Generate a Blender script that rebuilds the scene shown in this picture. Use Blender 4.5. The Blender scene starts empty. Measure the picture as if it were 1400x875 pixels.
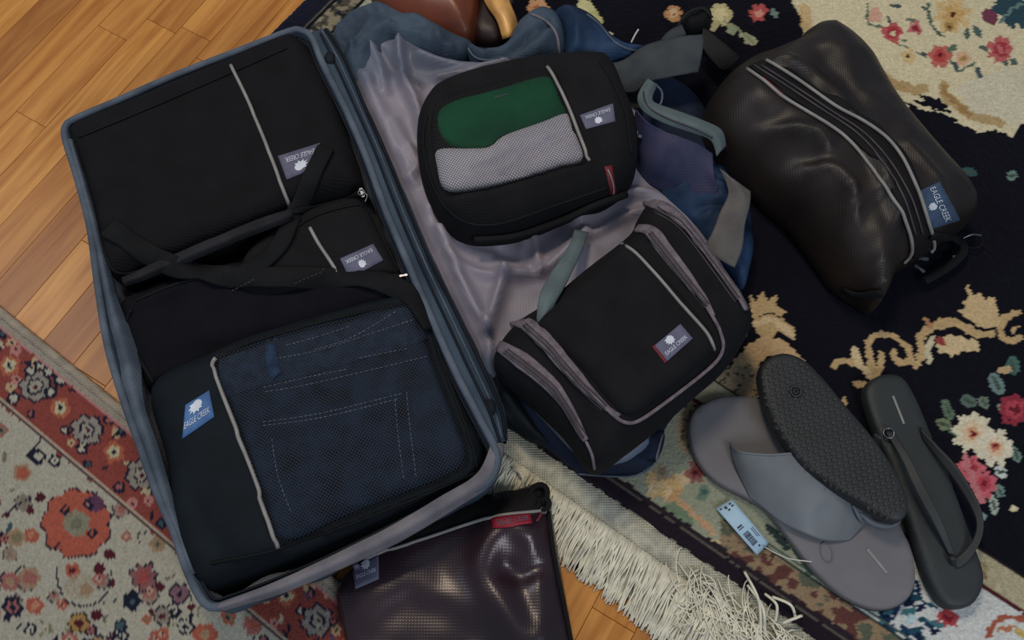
import bpy, bmesh, math, random
import numpy as np
from mathutils import Vector
from mathutils.bvhtree import BVHTree
from mathutils.geometry import delaunay_2d_cdt

random.seed(7)
sc = bpy.context.scene
COL = sc.collection

# ---------------------------------------------------------------- camera
CAM_H, FPX, TILT = 0.95, 1200.0, math.radians(22)
cd = bpy.data.cameras.new('camera'); cam = bpy.data.objects.new('camera', cd); COL.objects.link(cam)
cam.location = (0, 0, CAM_H); cam.rotation_euler = (TILT, 0, 0)
cd.sensor_width = 36; cd.lens = FPX / 1400 * 36; cd.clip_start = 0.02
sc.camera = cam

# ---------------------------------------------------------------- world, lights, exposure
wd = bpy.data.worlds.new('world'); sc.world = wd; wd.use_nodes = True
bg = wd.node_tree.nodes['Background']; bg.inputs[0].default_value = (0.50, 0.62, 0.80, 1); bg.inputs[1].default_value = 0.31

def area(name, loc, target, size, power, color):
    l = bpy.data.lights.new(name, 'AREA'); l.shape = 'DISK'; l.size = size; l.energy = power; l.color = color
    o = bpy.data.objects.new(name, l); COL.objects.link(o); o.location = loc
    d = Vector(target) - Vector(loc); o.rotation_euler = d.to_track_quat('-Z', 'Y').to_euler(); return o
area('ceiling_lamp', (-0.35, 1.15, 2.1), (0, 0.3, 0), 0.45, 17, (1.0, 0.84, 0.62))
area('window_light', (0.9, -1.0, 1.6), (0.2, 0.1, 0), 0.8, 13, (0.90, 0.94, 1.0))
area('side_window', (-1.6, 1.0, 1.85), (-0.4, 0.3, 0), 0.7, 9, (0.86, 0.92, 1.0))
sc.view_settings.view_transform = 'Standard'; sc.view_settings.look = 'None'
sc.view_settings.gamma = 1; sc.view_settings.use_curve_mapping = False
sc.view_settings.exposure = 0.0

# ---------------------------------------------------------------- projection: pixel of the photo -> point at height z
CT, ST = math.cos(TILT), math.sin(TILT)
def ray(px, py):
    a, b = px - 700.0, -(py - 437.5)
    return Vector((a, FPX * ST + b * CT, -FPX * CT + b * ST))
def W(px, py, z=0.0):
    d = ray(px, py); t = (z - CAM_H) / d.z
    return Vector((d.x * t, d.y * t, z))
def Wn(P, z):
    P = np.asarray(P, float); a = P[:, 0] - 700; b = -(P[:, 1] - 437.5)
    dx, dy, dz = a, FPX * ST + b * CT, -FPX * CT + b * ST
    t = (z - CAM_H) / dz
    return np.stack([dx * t, dy * t], 1)
def topx(X, Y, z):
    dz = z - CAM_H
    depth = Y * ST - dz * CT; up = Y * CT + dz * ST
    return 700 + FPX * X / depth, 437.5 - FPX * up / depth

# ---------------------------------------------------------------- helpers
def lin(c):
    return tuple((v / 255 / 12.92) if v / 255 <= 0.04045 else ((v / 255 + 0.055) / 1.055) ** 2.4 for v in c)
def catmull(P, n_per=8, closed=False):
    P = np.asarray(P, float); N = len(P); out = []
    rng = range(N) if closed else range(N - 1)
    for i in rng:
        if closed: p0, p1, p2, p3 = P[(i - 1) % N], P[i], P[(i + 1) % N], P[(i + 2) % N]
        else: p0, p1, p2, p3 = P[max(i - 1, 0)], P[i], P[i + 1], P[min(i + 2, N - 1)]
        for k in range(n_per):
            t = k / n_per
            out.append(0.5 * (2 * p1 + (p2 - p0) * t + (2 * p0 - 5 * p1 + 4 * p2 - p3) * t * t + (3 * p1 - p0 - 3 * p2 + p3) * t ** 3))
    if not closed: out.append(P[-1])
    return np.array(out)
def resample(P, step=None, n=None, closed=False):
    P = np.asarray(P, float)
    if closed: P = np.vstack([P, P[:1]])
    L = np.r_[0, np.cumsum(np.linalg.norm(np.diff(P, axis=0), axis=1))]
    if n is None: n = max(3, int(round(L[-1] / step)) + (0 if closed else 1))
    s = np.linspace(0, L[-1], n, endpoint=not closed)
    return np.stack([np.interp(s, L, P[:, k]) for k in range(P.shape[1])], 1)
def hash2(ix, iy, s):
    h = np.sin(ix * 127.1 + iy * 311.7 + s * 74.7) * 43758.5453
    return h - np.floor(h)
def vnoise(X, Y, s=0):
    ix, iy = np.floor(X), np.floor(Y); fx, fy = X - ix, Y - iy
    fx = fx * fx * (3 - 2 * fx); fy = fy * fy * (3 - 2 * fy)
    a = hash2(ix, iy, s); b = hash2(ix + 1, iy, s); c = hash2(ix, iy + 1, s); d = hash2(ix + 1, iy + 1, s)
    return (a + (b - a) * fx) * (1 - fy) + (c + (d - c) * fx) * fy - 0.5
def fbm(X, Y, s=0, o=3):
    r = 0; a = 1
    for k in range(o): r = r + a * vnoise(X * 2 ** k, Y * 2 ** k, s + k * 3.1); a *= 0.5
    return r
def seg_dist(PX, PY, L, closed=False):
    L = np.asarray(L, float); n = len(L); best = np.full(PX.shape, 1e9)
    for i in range(n if closed else n - 1):
        a = L[i]; b = L[(i + 1) % n]; d = b - a; q = d.dot(d) + 1e-12
        t = np.clip(((PX - a[0]) * d[0] + (PY - a[1]) * d[1]) / q, 0, 1)
        best = np.minimum(best, np.hypot(PX - a[0] - t * d[0], PY - a[1] - t * d[1]))
    return best
def inside(PX, PY, L):
    L = np.asarray(L, float); n = len(L); r = np.zeros(PX.shape, bool)
    for i in range(n):
        x1, y1 = L[i]; x2, y2 = L[(i + 1) % n]
        if y1 == y2: continue
        c = ((y1 > PY) != (y2 > PY)) & (PX < (x2 - x1) * (PY - y1) / (y2 - y1) + x1)
        r ^= c
    return r

# ---------------------------------------------------------------- materials
class NT:
    def __init__(s, name):
        s.m = bpy.data.materials.new(name); s.m.use_nodes = True; s.t = s.m.node_tree
        s.b = s.t.nodes['Principled BSDF']; s.out = s.t.nodes['Material Output']
    def n(s, k, **kw):
        q = s.t.nodes.new(k)
        for a, v in kw.items(): setattr(q, a, v)
        return q
    def l(s, a, b): s.t.links.new(a, b)
def bump_chain(N, h, strength, dist=0.001):
    b = N.n('ShaderNodeBump'); b.inputs['Strength'].default_value = strength; b.inputs['Distance'].default_value = dist
    N.l(h, b.inputs['Height']); N.l(b.outputs[0], N.b.inputs['Normal']); return b
def fabric(name, c1, c2=None, rough=0.85, pitch=0.0022, weave=0.5, nscale=25, sheen=0.0, spec=0.2, coat=0.0, attr=False, metal=0.0):
    N = NT(name); c2 = c2 or tuple(v * 0.75 for v in c1)
    tc = N.n('ShaderNodeTexCoord'); no = N.n('ShaderNodeTexNoise'); no.inputs['Scale'].default_value = nscale; no.inputs['Detail'].default_value = 5
    N.l(tc.outputs['Object'], no.inputs['Vector'])
    mx = N.n('ShaderNodeMix', data_type='RGBA'); mx.inputs[6].default_value = (*lin(c1), 1); mx.inputs[7].default_value = (*lin(c2), 1)
    rp = N.n('ShaderNodeValToRGB'); rp.color_ramp.elements[0].position = 0.35; rp.color_ramp.elements[1].position = 0.68
    N.l(no.outputs['Fac'], rp.inputs[0]); N.l(rp.outputs[0], mx.inputs[0])
    if attr:
        at = N.n('ShaderNodeAttribute', attribute_name='Col'); m2 = N.n('ShaderNodeMix', data_type='RGBA', blend_type='MULTIPLY'); m2.inputs[0].default_value = 1
        N.l(mx.outputs[2], m2.inputs[6]); N.l(at.outputs['Color'], m2.inputs[7]); N.l(m2.outputs[2], N.b.inputs['Base Color'])
    else: N.l(mx.outputs[2], N.b.inputs['Base Color'])
    N.b.inputs['Roughness'].default_value = rough; N.b.inputs['Specular IOR Level'].default_value = spec
    N.b.inputs['Sheen Weight'].default_value = sheen; N.b.inputs['Coat Weight'].default_value = coat; N.b.inputs['Metallic'].default_value = metal
    if weave > 0:
        s = 0.314 / pitch; ws = []
        for d in ('X', 'Y'):
            w = N.n('ShaderNodeTexWave', bands_direction=d); w.inputs['Scale'].default_value = s; N.l(tc.outputs['Object'], w.inputs['Vector']); ws.append(w)
        ml = N.n('ShaderNodeMath', operation='MULTIPLY'); N.l(ws[0].outputs['Fac'], ml.inputs[0]); N.l(ws[1].outputs['Fac'], ml.inputs[1])
        bump_chain(N, ml.outputs[0], weave, 0.0008)
    return N.m
def net(name, c, pitch=0.003, thr=0.55, rough=0.7):
    N = NT(name); tc = N.n('ShaderNodeTexCoord'); ws = []
    mp = N.n('ShaderNodeMapping'); mp.inputs['Rotation'].default_value = (0, 0, 0.5); N.l(tc.outputs['Object'], mp.inputs[0])
    for d in ('X', 'Y'):
        w = N.n('ShaderNodeTexWave', bands_direction=d); w.inputs['Scale'].default_value = 0.314 / pitch; N.l(mp.outputs[0], w.inputs['Vector']); ws.append(w)
    mxx = N.n('ShaderNodeMath', operation='MAXIMUM'); N.l(ws[0].outputs['Fac'], mxx.inputs[0]); N.l(ws[1].outputs['Fac'], mxx.inputs[1])
    gt = N.n('ShaderNodeMath', operation='GREATER_THAN'); gt.inputs[1].default_value = thr; N.l(mxx.outputs[0], gt.inputs[0])
    N.l(gt.outputs[0], N.b.inputs['Alpha']); N.b.inputs['Base Color'].default_value = (*lin(c), 1); N.b.inputs['Roughness'].default_value = rough
    return N.m
def plain(name, c, rough=0.5, metal=0.0, nscale=60, var=0.12, spec=0.5, coat=0.0):
    return fabric(name, c, tuple(v * (1 - var) for v in c), rough, weave=0, nscale=nscale, spec=spec, metal=metal, coat=coat)

M = {}
M['black'] = fabric('black_ripstop', (23, 23, 26), (15, 15, 18), 0.85, 0.0024, 0.4)
M['blackmesh'] = fabric('black_mesh', (18, 18, 22), (12, 12, 15), 0.85, 0.003, 0.5)
M['tealblack'] = fabric('blackish_teal_cloth', (15, 24, 31), (11, 17, 23), 0.75, 0.002, 0.4)
M['garment'] = fabric('dark_garment', (16, 16, 24), (10, 11, 17), 0.95, 0.0016, 0.4)
M['strap'] = fabric('black_webbing', (20, 21, 24), (13, 14, 16), 0.7, 0.0014, 0.6)
M['denim'] = fabric('dark_denim', (38, 56, 82), (22, 33, 50), 0.95, 0.0012, 0.8, nscale=45)
M['denimseam'] = fabric('denim_seam', (48, 66, 92), (32, 45, 64), 0.95, 0.0012, 0.8, nscale=90)
M['thread'] = plain('stitch_thread', (112, 122, 142), 0.8)
M['lining'] = fabric('lavender_grey_lining', (136, 130, 152), (116, 110, 132), 0.5, 0.003, 0.16, nscale=8, sheen=0.1, spec=0.45)
M['steel'] = fabric('steel_blue_nylon', (70, 86, 102), (48, 60, 76), 0.65, 0.0024, 0.35, nscale=14)
M['rim'] = fabric('grey_blue_binding', (96, 106, 120), (70, 80, 92), 0.7, 0.0016, 0.5, nscale=30)
M['rimgrey'] = fabric('warm_grey_binding', (126, 122, 128), (100, 98, 106), 0.7, 0.0016, 0.5, nscale=30)
M['navyzip'] = fabric('dark_zip_tape', (26, 30, 40), (16, 20, 28), 0.6, 0.0014, 0.5)
M['blue'] = fabric('blue_nylon', (40, 64, 96), (20, 34, 56), 0.6, 0.0024, 0.35, nscale=16)
M['darkblue'] = fabric('dark_blue_nylon', (30, 42, 66), (18, 26, 42), 0.7, 0.0024, 0.35, nscale=16)
M['webgrey'] = fabric('grey_webbing', (72, 78, 82), (58, 63, 68), 0.75, 0.0016, 0.7)
M['webolive'] = fabric('dark_olive_webbing', (44, 46, 44), (34, 36, 35), 0.75, 0.0016, 0.7)
M['webwarm'] = fabric('warm_grey_webbing', (112, 108, 106), (92, 89, 88), 0.75, 0.0016, 0.7)
M['webgreen'] = fabric('grey_green_webbing', (104, 118, 120), (86, 98, 102), 0.75, 0.0016, 0.6)
M['piping'] = plain('pale_grey_piping', (142, 140, 137), 0.5)
M['zipgrey'] = fabric('grey_zip_tape', (138, 128, 136), (108, 96, 104), 0.6, 0.0012, 0.9, nscale=120)
M['zipdark'] = plain('dark_zip_coil', (62, 56, 62), 0.5)
M['zipbrown'] = fabric('dark_zip_panel', (24, 22, 24), (16, 15, 17), 0.6, 0.0016, 0.6)
M['metal'] = plain('silver_metal', (120, 122, 128), 0.35, 1.0)
M['teal'] = plain('teal_zip_pull', (40, 104, 112), 0.45)
M['label'] = fabric('slate_label', (106, 106, 128), (92, 91, 112), 0.6, 0.0012, 0.3, nscale=60)
M['labelblue'] = fabric('blue_label', (84, 124, 176), (66, 100, 150), 0.6, 0.0012, 0.3, nscale=60)
M['labelteal'] = fabric('slate_blue_label', (72, 92, 118), (56, 72, 96), 0.6, 0.0012, 0.3, nscale=60)
M['print'] = plain('white_print', (215, 222, 235), 0.6)
M['red'] = plain('red_cloth_tag', (152, 22, 44), 0.6)
M['darkred'] = plain('dark_red_cord', (110, 24, 38), 0.6)
M['green'] = fabric('green_shirt_cloth', (8, 100, 64), (5, 72, 47), 0.9, 0.0016, 0.4, nscale=12)
M['greyshirt'] = fabric('pale_grey_shirt_cloth', (204, 200, 210), (180, 176, 188), 0.9, 0.0016, 0.3, nscale=12)
M['net'] = net('black_net', (14, 15, 18), 0.0026, 0.92)
M['netfine'] = net('fine_black_net', (12, 15, 22), 0.0028, 0.92)
M['shoebag'] = fabric('glossy_dark_brown_mesh', (38, 30, 27), (20, 15, 15), 0.46, 0.0024, 0.22, nscale=9, spec=0.42)
M['shoebagdull'] = fabric('dull_dark_brown_mesh', (40, 34, 33), (27, 24, 24), 0.6, 0.0030, 0.6, nscale=9)
M['pouch'] = fabric('glossy_plum_mesh', (52, 32, 40), (32, 20, 27), 0.32, 0.0030, 0.13, nscale=7, spec=0.8, metal=0.25)
M['soleg'] = plain('grey_foam', (112, 110, 114), 0.75, var=0.07, nscale=20)
M['strapg'] = plain('grey_smooth_strap', (104, 110, 116), 0.5, var=0.12, nscale=14)
M['soled'] = plain('black_rubber', (40, 43, 45), 0.6, var=0.15, nscale=30)
M['tread'] = plain('dark_tread_rubber', (58, 56, 56), 0.7, var=0.12)
M['solek'] = plain('matt_black_foam', (42, 47, 48), 0.6, var=0.12, nscale=20)
M['tag'] = plain('pale_blue_card', (168, 200, 222), 0.5, var=0.10, nscale=25)
M['ink'] = plain('dark_ink', (62, 66, 92), 0.7)
M['leather'] = plain('brown_leather', (116, 54, 28), 0.4, var=0.4, nscale=12, spec=0.6)
M['leatherdark'] = plain('maroon_leather', (38, 14, 14), 0.5, var=0.3)
M['welt'] = plain('tan_sole_edge', (246, 184, 104), 0.35, var=0.25, nscale=30, spec=0.6)
M['fringe'] = plain('cream_fringe', (232, 227, 206), 0.95, var=0.14, nscale=80)
M['kelim'] = fabric('cream_flatweave', (196, 192, 172), (158, 156, 142), 0.95, 0.0026, 1.0, nscale=90)
M['binding'] = fabric('beige_binding', (172, 160, 142), (144, 134, 122), 0.95, 0.0024, 1.0, nscale=60)
M['white'] = plain('white_cord', (220, 216, 206), 0.7)

def rug_mat(name):
    N = NT(name); at = N.n('ShaderNodeAttribute', attribute_name='Col')
    tc = N.n('ShaderNodeTexCoord'); no = N.n('ShaderNodeTexNoise'); no.inputs['Scale'].default_value = 420; no.inputs['Detail'].default_value = 2
    N.l(tc.outputs['Object'], no.inputs['Vector'])
    mr = N.n('ShaderNodeMapRange'); mr.inputs[3].default_value = 0.72; mr.inputs[4].default_value = 1.25; N.l(no.outputs['Fac'], mr.inputs[0])
    mx = N.n('ShaderNodeMix', data_type='RGBA', blend_type='MULTIPLY'); mx.inputs[0].default_value = 1
    N.l(at.outputs['Color'], mx.inputs[6]); N.l(mr.outputs[0], mx.inputs[7]); N.l(mx.outputs[2], N.b.inputs['Base Color'])
    N.b.inputs['Roughness'].default_value = 0.97; N.b.inputs['Specular IOR Level'].default_value = 0.1
    N.b.inputs['Sheen Weight'].default_value = 0.05
    bump_chain(N, no.outputs['Fac'], 0.8, 0.002); return N.m
M['rug'] = rug_mat('wool_pile')

def wood_mat():
    N = NT('oak_plank'); tc = N.n('ShaderNodeTexCoord'); oi = N.n('ShaderNodeObjectInfo')
    ad = N.n('ShaderNodeVectorMath', operation='ADD'); cb = N.n('ShaderNodeCombineXYZ')
    mu = N.n('ShaderNodeMath', operation='MULTIPLY'); mu.inputs[1].default_value = 37.0; N.l(oi.outputs['Random'], mu.inputs[0])
    for k in range(3): N.l(mu.outputs[0], cb.inputs[k])
    N.l(tc.outputs['Object'], ad.inputs[0]); N.l(cb.outputs[0], ad.inputs[1])
    mp = N.n('ShaderNodeMapping'); mp.inputs['Scale'].default_value = (5, 70, 70); N.l(ad.outputs[0], mp.inputs[0])
    no = N.n('ShaderNodeTexNoise'); no.inputs['Scale'].default_value = 1.0; no.inputs['Detail'].default_value = 6; no.inputs['Distortion'].default_value = 0.8
    N.l(mp.outputs[0], no.inputs['Vector'])
    rp = N.n('ShaderNodeValToRGB'); e = rp.color_ramp.elements
    e[0].position = 0.30; e[0].color = (*lin((176, 112, 44)), 1); e[1].position = 0.66; e[1].color = (*lin((216, 156, 80)), 1)
    N.l(no.outputs['Fac'], rp.inputs[0])
    r2 = N.n('ShaderNodeValToRGB'); e = r2.color_ramp.elements
    e[0].position = 0; e[0].color = (0.60, 0.50, 0.44, 1); e[1].position = 1; e[1].color = (1.0, 0.98, 0.92, 1)
    q = e.new(0.25); q.color = (0.80, 0.72, 0.62, 1); q = e.new(0.6); q.color = (0.92, 0.86, 0.80, 1)
    N.l(oi.outputs['Random'], r2.inputs[0])
    mx = N.n('ShaderNodeMix', data_type='RGBA', blend_type='MULTIPLY'); mx.inputs[0].default_value = 1
    N.l(rp.outputs[0], mx.inputs[6]); N.l(r2.outputs[0], mx.inputs[7]); N.l(mx.outputs[2], N.b.inputs['Base Color'])
    N.b.inputs['Roughness'].default_value = 0.38; N.b.inputs['Specular IOR Level'].default_value = 0.4
    bump_chain(N, no.outputs['Fac'], 0.15, 0.001); return N.m
M['wood'] = wood_mat(); M['gap'] = plain('dark_subfloor', (40, 24, 14), 0.9)

# ---------------------------------------------------------------- object builders
ORG = {}
def tag(o, label=None, cat=None, group=None, kind=None):
    if label: o['label'] = label
    if cat: o['category'] = cat
    if group: o['group'] = group
    if kind: o['kind'] = kind
    return o
def thing(name, label, cat, px, z=0.0, group=None):
    o = bpy.data.objects.new(name, None); o.empty_display_size = 0.03; COL.objects.link(o)
    p = W(px[0], px[1], z); o.location = p; ORG[o.name] = p.copy(); tag(o, label, cat, group); return o
def mesh(name, V, F, mat, parent=None, smooth=True, cols=None, label=None):
    V = np.asarray(V, float)
    if parent is not None: org = ORG[parent.name]
    else: org = Vector((V[:, 0].mean(), V[:, 1].mean(), V[:, 2].min()))
    me = bpy.data.meshes.new(name); me.from_pydata((V - np.array(org)).tolist(), [], [tuple(int(i) for i in f) for f in F])
    me.materials.append(mat)
    if smooth: me.polygons.foreach_set('use_smooth', [True] * len(me.polygons))
    if cols is not None:
        a = me.color_attributes.new('Col', 'FLOAT_COLOR', 'POINT'); c = np.ones((len(V), 4), np.float32); c[:, :3] = cols
        a.data.foreach_set('color', c.ravel())
    me.update(); o = bpy.data.objects.new(name, me); COL.objects.link(o)
    if parent is not None: o.parent = parent
    else: o.location = org
    ORG[o.name] = Vector(org); 
    if label: o['label'] = label
    return o
def recalc(F): return F
BV = {}
def reg(key, V, F): BV[key] = BVHTree.FromPolygons([tuple(v) for v in V], [tuple(int(i) for i in f) for f in F])
def hit(px, py, surfs, zdef=0.0):
    d = ray(px, py).normalized(); o = Vector((0, 0, CAM_H)); best = None
    for s in surfs:
        h = BV[s].ray_cast(o, d)
        if h[0] is not None and (best is None or h[3] < best[2]):
            n = h[1].normalized(); n = n if n.dot(d) < 0 else -n
            best = (h[0], n, h[3])
    if best is None: return W(px, py, zdef), Vector((0, 0, 1))
    return best[0], best[1]
def drop(x, y, surfs, zdef):
    best = None
    for s in surfs:
        h = BV[s].ray_cast(Vector((x, y, 1)), Vector((0, 0, -1)))
        if h[0] is not None and (best is None or h[0].z > best): best = h[0].z
    return zdef if best is None else best

def puff(name, outline, zb, zm, zt, R, mat, parent=None, sp=0.006, bump=(0.0015, 25), ridge=(0.0, 20), folds=(), dents=(), inset=0.004,
         key=None, closed_smooth=True, colf=None, label=None, seed=1, tilt=(0, 0), top_only=False, flat_pow=2.0):
    """soft body: outline traced where it is widest (height zm), rounded over to zt, tucked in to zb below"""
    P = catmull(outline, 8, True) if closed_smooth else np.asarray(outline, float)
    ring = resample(Wn(P, zm), sp, closed=True); n = len(ring)
    c = ring.mean(0)
    area2 = 0.5 * np.sum(ring[:, 0] * np.roll(ring[:, 1], -1) - np.roll(ring[:, 0], -1) * ring[:, 1])
    if area2 < 0: ring = ring[::-1].copy()
    tan = np.roll(ring, -1, 0) - np.roll(ring, 1, 0); tan /= np.linalg.norm(tan, axis=1)[:, None] + 1e-9
    inn = np.stack([-tan[:, 1], tan[:, 0]], 1)
    pts = [ring]
    for f in (0.06, 0.2, 0.42):
        q = ring + inn * R * f
        d = seg_dist(q[:, 0], q[:, 1], ring, True); ok = (d > R * f * 0.9) & inside(q[:, 0], q[:, 1], ring)
        pts.append(q[ok])
    x0, y0 = ring.min(0); x1, y1 = ring.max(0)
    gx, gy = np.meshgrid(np.arange(x0, x1, sp), np.arange(y0, y1, sp * 0.866)); gx = gx + (np.arange(gx.shape[0]) % 2)[:, None] * sp * 0.5
    gx, gy = gx.ravel(), gy.ravel(); ok = inside(gx, gy, ring); gx, gy = gx[ok], gy[ok]
    d = seg_dist(gx, gy, ring, True); ok = d > max(R * 0.5, sp * 0.5) if R > sp else d > sp * 0.5
    pts.append(np.stack([gx[ok], gy[ok]], 1))
    A = np.vstack(pts)
    res = delaunay_2d_cdt([Vector(p) for p in A], [], [list(range(n))], 1, 1e-6)
    V2 = np.array([tuple(v) for v in res[0]]); F = [tuple(f) for f in res[2]]
    imap = {}
    for oi, orig in enumerate(res[3]):
        for q in orig:
            if q < n: imap[q] = oi
    X, Y = V2[:, 0], V2[:, 1]; D = seg_dist(X, Y, ring, True)
    t = np.clip(D / R, 0, 1); prof = (1 - (1 - t) ** flat_pow) ** (1 / flat_pow)
    Z = zm + (zt - zm) * prof + (X - c[0]) * tilt[0] + (Y - c[1]) * tilt[1]
    w = np.clip(D / (R * 0.8), 0, 1)
    Z = Z + w * bump[0] * fbm(X * bump[1], Y * bump[1], seed) * 2
    if ridge[0]: Z = Z + w * ridge[0] * (1 - 4 * np.abs(vnoise(X * ridge[1] + 2 * fbm(X * 9, Y * 9, seed + 5), Y * ridge[1] * 0.6, seed + 9)))
    for pl, wpx, amp in folds:
        q = Wn(catmull(pl, 5), zt); ww = wpx / 1150.0
        dd = seg_dist(X, Y, q); Z = Z + w * amp * np.exp(-(dd / ww) ** 2)
    for pl, dep, soft in dents:
        q = Wn(catmull(pl, 5, True), zt); dd = seg_dist(X, Y, q, True); ins = inside(X, Y, q)
        Z = Z - dep * np.where(ins, np.clip(dd / soft, 0, 1) ** 0.7, 0)
    V = np.stack([X, Y, Z], 1).tolist()
    reg(key or name, V, F)
    idx = [imap[i] for i in range(n)]; base = idx; bz = np.array([V[i][2] for i in idx])
    if not top_only:
        for f, ins_ in ((0.35, -0.15), (0.7, 0.25), (1.0, 1.0)):
            s = len(V); q = ring + inn * inset * ins_
            for k in range(n): V.append([q[k, 0], q[k, 1], bz[k] + (zb - bz[k]) * f])
            new = list(range(s, s + n))
            for k in range(n): F.append((base[k], new[k], new[(k + 1) % n], base[(k + 1) % n]))
            base = new
        s = len(V); V.append([c[0], c[1], zb])
        for k in range(n): F.append((base[(k + 1) % n], base[k], s))
    V = np.array(V); cols = colf(V) if colf else None
    return mesh(name, V, F, mat, parent, True, cols, label)

def path3(pts, surfs, zdef, off, step=4, sm=2, closed=False):
    P = resample(catmull(pts, 6, closed), step, closed=closed); H = [hit(p[0], p[1], surfs, zdef) for p in P]
    C = np.array([tuple(h[0]) for h in H]); Nn = np.array([tuple(h[1]) for h in H])
    for _ in range(sm):
        if closed: C = (np.roll(C, 1, 0) + 2 * C + np.roll(C, -1, 0)) / 4; Nn = (np.roll(Nn, 1, 0) + 2 * Nn + np.roll(Nn, -1, 0)) / 4
        else:
            C2 = C.copy(); C2[1:-1] = (C[:-2] + 2 * C[1:-1] + C[2:]) / 4; C = C2
            N2 = Nn.copy(); N2[1:-1] = (Nn[:-2] + 2 * Nn[1:-1] + Nn[2:]) / 4; Nn = N2
    Nn /= np.linalg.norm(Nn, axis=1)[:, None]; return C + Nn * off, Nn
def tube_geo(C, r, k=8, closed=False, N=None):
    C = np.asarray(C, float); n = len(C); V = []; F = []
    T = np.gradient(C, axis=0) if not closed else np.roll(C, -1, 0) - np.roll(C, 1, 0)
    T /= np.linalg.norm(T, axis=1)[:, None] + 1e-9
    rr = np.full(n, r) if np.isscalar(r) else np.asarray(r)
    for i in range(n):
        u = np.array(N[i]) if N is not None else (np.array([0, 0, 1.0]) if abs(T[i][2]) < 0.9 else np.array([1.0, 0, 0]))
        s = np.cross(T[i], u); s /= np.linalg.norm(s) + 1e-9; u = np.cross(s, T[i])
        for j in range(k):
            a = 2 * math.pi * j / k; V.append(C[i] + rr[i] * (math.cos(a) * s + math.sin(a) * u))
    for i in range(n if closed else n - 1):
        i2 = (i + 1) % n
        for j in range(k): F.append((i * k + j, i * k + (j + 1) % k, i2 * k + (j + 1) % k, i2 * k + j))
    if not closed: F.append(tuple(range(k - 1, -1, -1))); F.append(tuple((n - 1) * k + j for j in range(k)))
    return V, F
def pipe(name, pts, r, surfs, mat, parent=None, off=None, zdef=0.05, closed=False, label=None, step=4):
    C, N = path3(pts, surfs, zdef, r * 0.6 if off is None else off, step, closed=closed)
    V, F = tube_geo(C, r, 8, closed, N); return mesh(name, V, F, mat, parent, label=label)
def tube(name, pts3, r, mat, parent=None, closed=False, label=None, n_per=6):
    C = catmull(pts3, n_per, closed); V, F = tube_geo(C, r, 8, closed); return mesh(name, V, F, mat, parent, label=label)
def px3(pts): return [tuple(W(a, b, z)) for a, b, z in pts]
def ribbon(name, pts, w, surfs, mat, parent=None, off=0.0006, th=0.0014, zdef=0.05, closed=False, conform=False, label=None, step=4, key=None, sm=4):
    C, N = path3(pts, surfs, zdef, off, step, sm, closed=closed); n = len(C)
    T = np.gradient(C, axis=0) if not closed else np.roll(C, -1, 0) - np.roll(C, 1, 0)
    T /= np.linalg.norm(T, axis=1)[:, None] + 1e-9
    V = []; F = []; ww = np.full(n, w) if np.isscalar(w) else np.interp(np.linspace(0, 1, n), np.linspace(0, 1, len(w)), w)
    K = (-0.5, -0.42, 0, 0.42, 0.5)
    for i in range(n):
        s = np.cross(N[i], T[i]); s /= np.linalg.norm(s) + 1e-9; up = N[i]
        row = []
        for kk in K:
            p = C[i] + s * ww[i] * kk
            if conform:
                z = drop(p[0], p[1], surfs, C[i][2]); p[2] = max(p[2] - 0.004, min(p[2] + 0.004, z + off)) 
            row.append(p)
        for q, p in enumerate(row): V.append(p + up * (0.0 if q in (0, 4) else th))
        for p in reversed(row): V.append(p - up * th * 0.6)
    k = 10
    for i in range(n if closed else n - 1):
        i2 = (i + 1) % n
        for j in range(k): F.append((i * k + j, i2 * k + j, i2 * k + (j + 1) % k, i * k + (j + 1) % k))
    if not closed: F.append(tuple(range(k))); F.append(tuple((n - 1) * k + j for j in range(k - 1, -1, -1)))
    if key: reg(key, V, F)
    return mesh(name, V, F, mat, parent, label=label)
def loft(name, lines, mat, parent=None, n=40, across=5, th=0.0015, noise=(0.0, 30), key=None, label=None, seed=2):
    """cloth through several (px, py, z) lines"""
    L = []
    for ln in lines:
        w = np.array(px3(ln)); L.append(resample(catmull(w, 8), n=n))
    L = np.array(L); G = []
    for i in range(n): G.append(catmull(L[:, i], across))
    G = np.array(G).transpose(1, 0, 2); m = G.shape[0]
    if noise[0]: G[:, :, 2] += noise[0] * fbm(G[:, :, 0] * noise[1], G[:, :, 1] * noise[1], seed) * 2
    du = np.gradient(G, axis=1); dv = np.gradient(G, axis=0); Nn = np.cross(du, dv); Nn /= np.linalg.norm(Nn, axis=2)[:, :, None] + 1e-9
    if Nn[:, :, 2].mean() < 0: Nn = -Nn
    A = (G + Nn * th / 2).reshape(-1, 3); B = (G - Nn * th / 2).reshape(-1, 3); V = np.vstack([A, B]); F = []; o = m * n
    for r in range(m - 1):
        for q in range(n - 1):
            a = r * n + q; F.append((a, a + 1, a + n + 1, a + n)); F.append((o + a, o + a + n, o + a + n + 1, o + a + 1))
    for q in range(n - 1):
        F.append((q, o + q, o + q + 1, q + 1)); a = (m - 1) * n + q; F.append((a, a + 1, o + a + 1, o + a))
    for r in range(m - 1):
        a = r * n; F.append((a, a + n, o + a + n, o + a)); a = r * n + n - 1; F.append((a, o + a, o + a + n, a + n))
    reg(key or name, V, F); return mesh(name, V, F, mat, parent, label=label)
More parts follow.
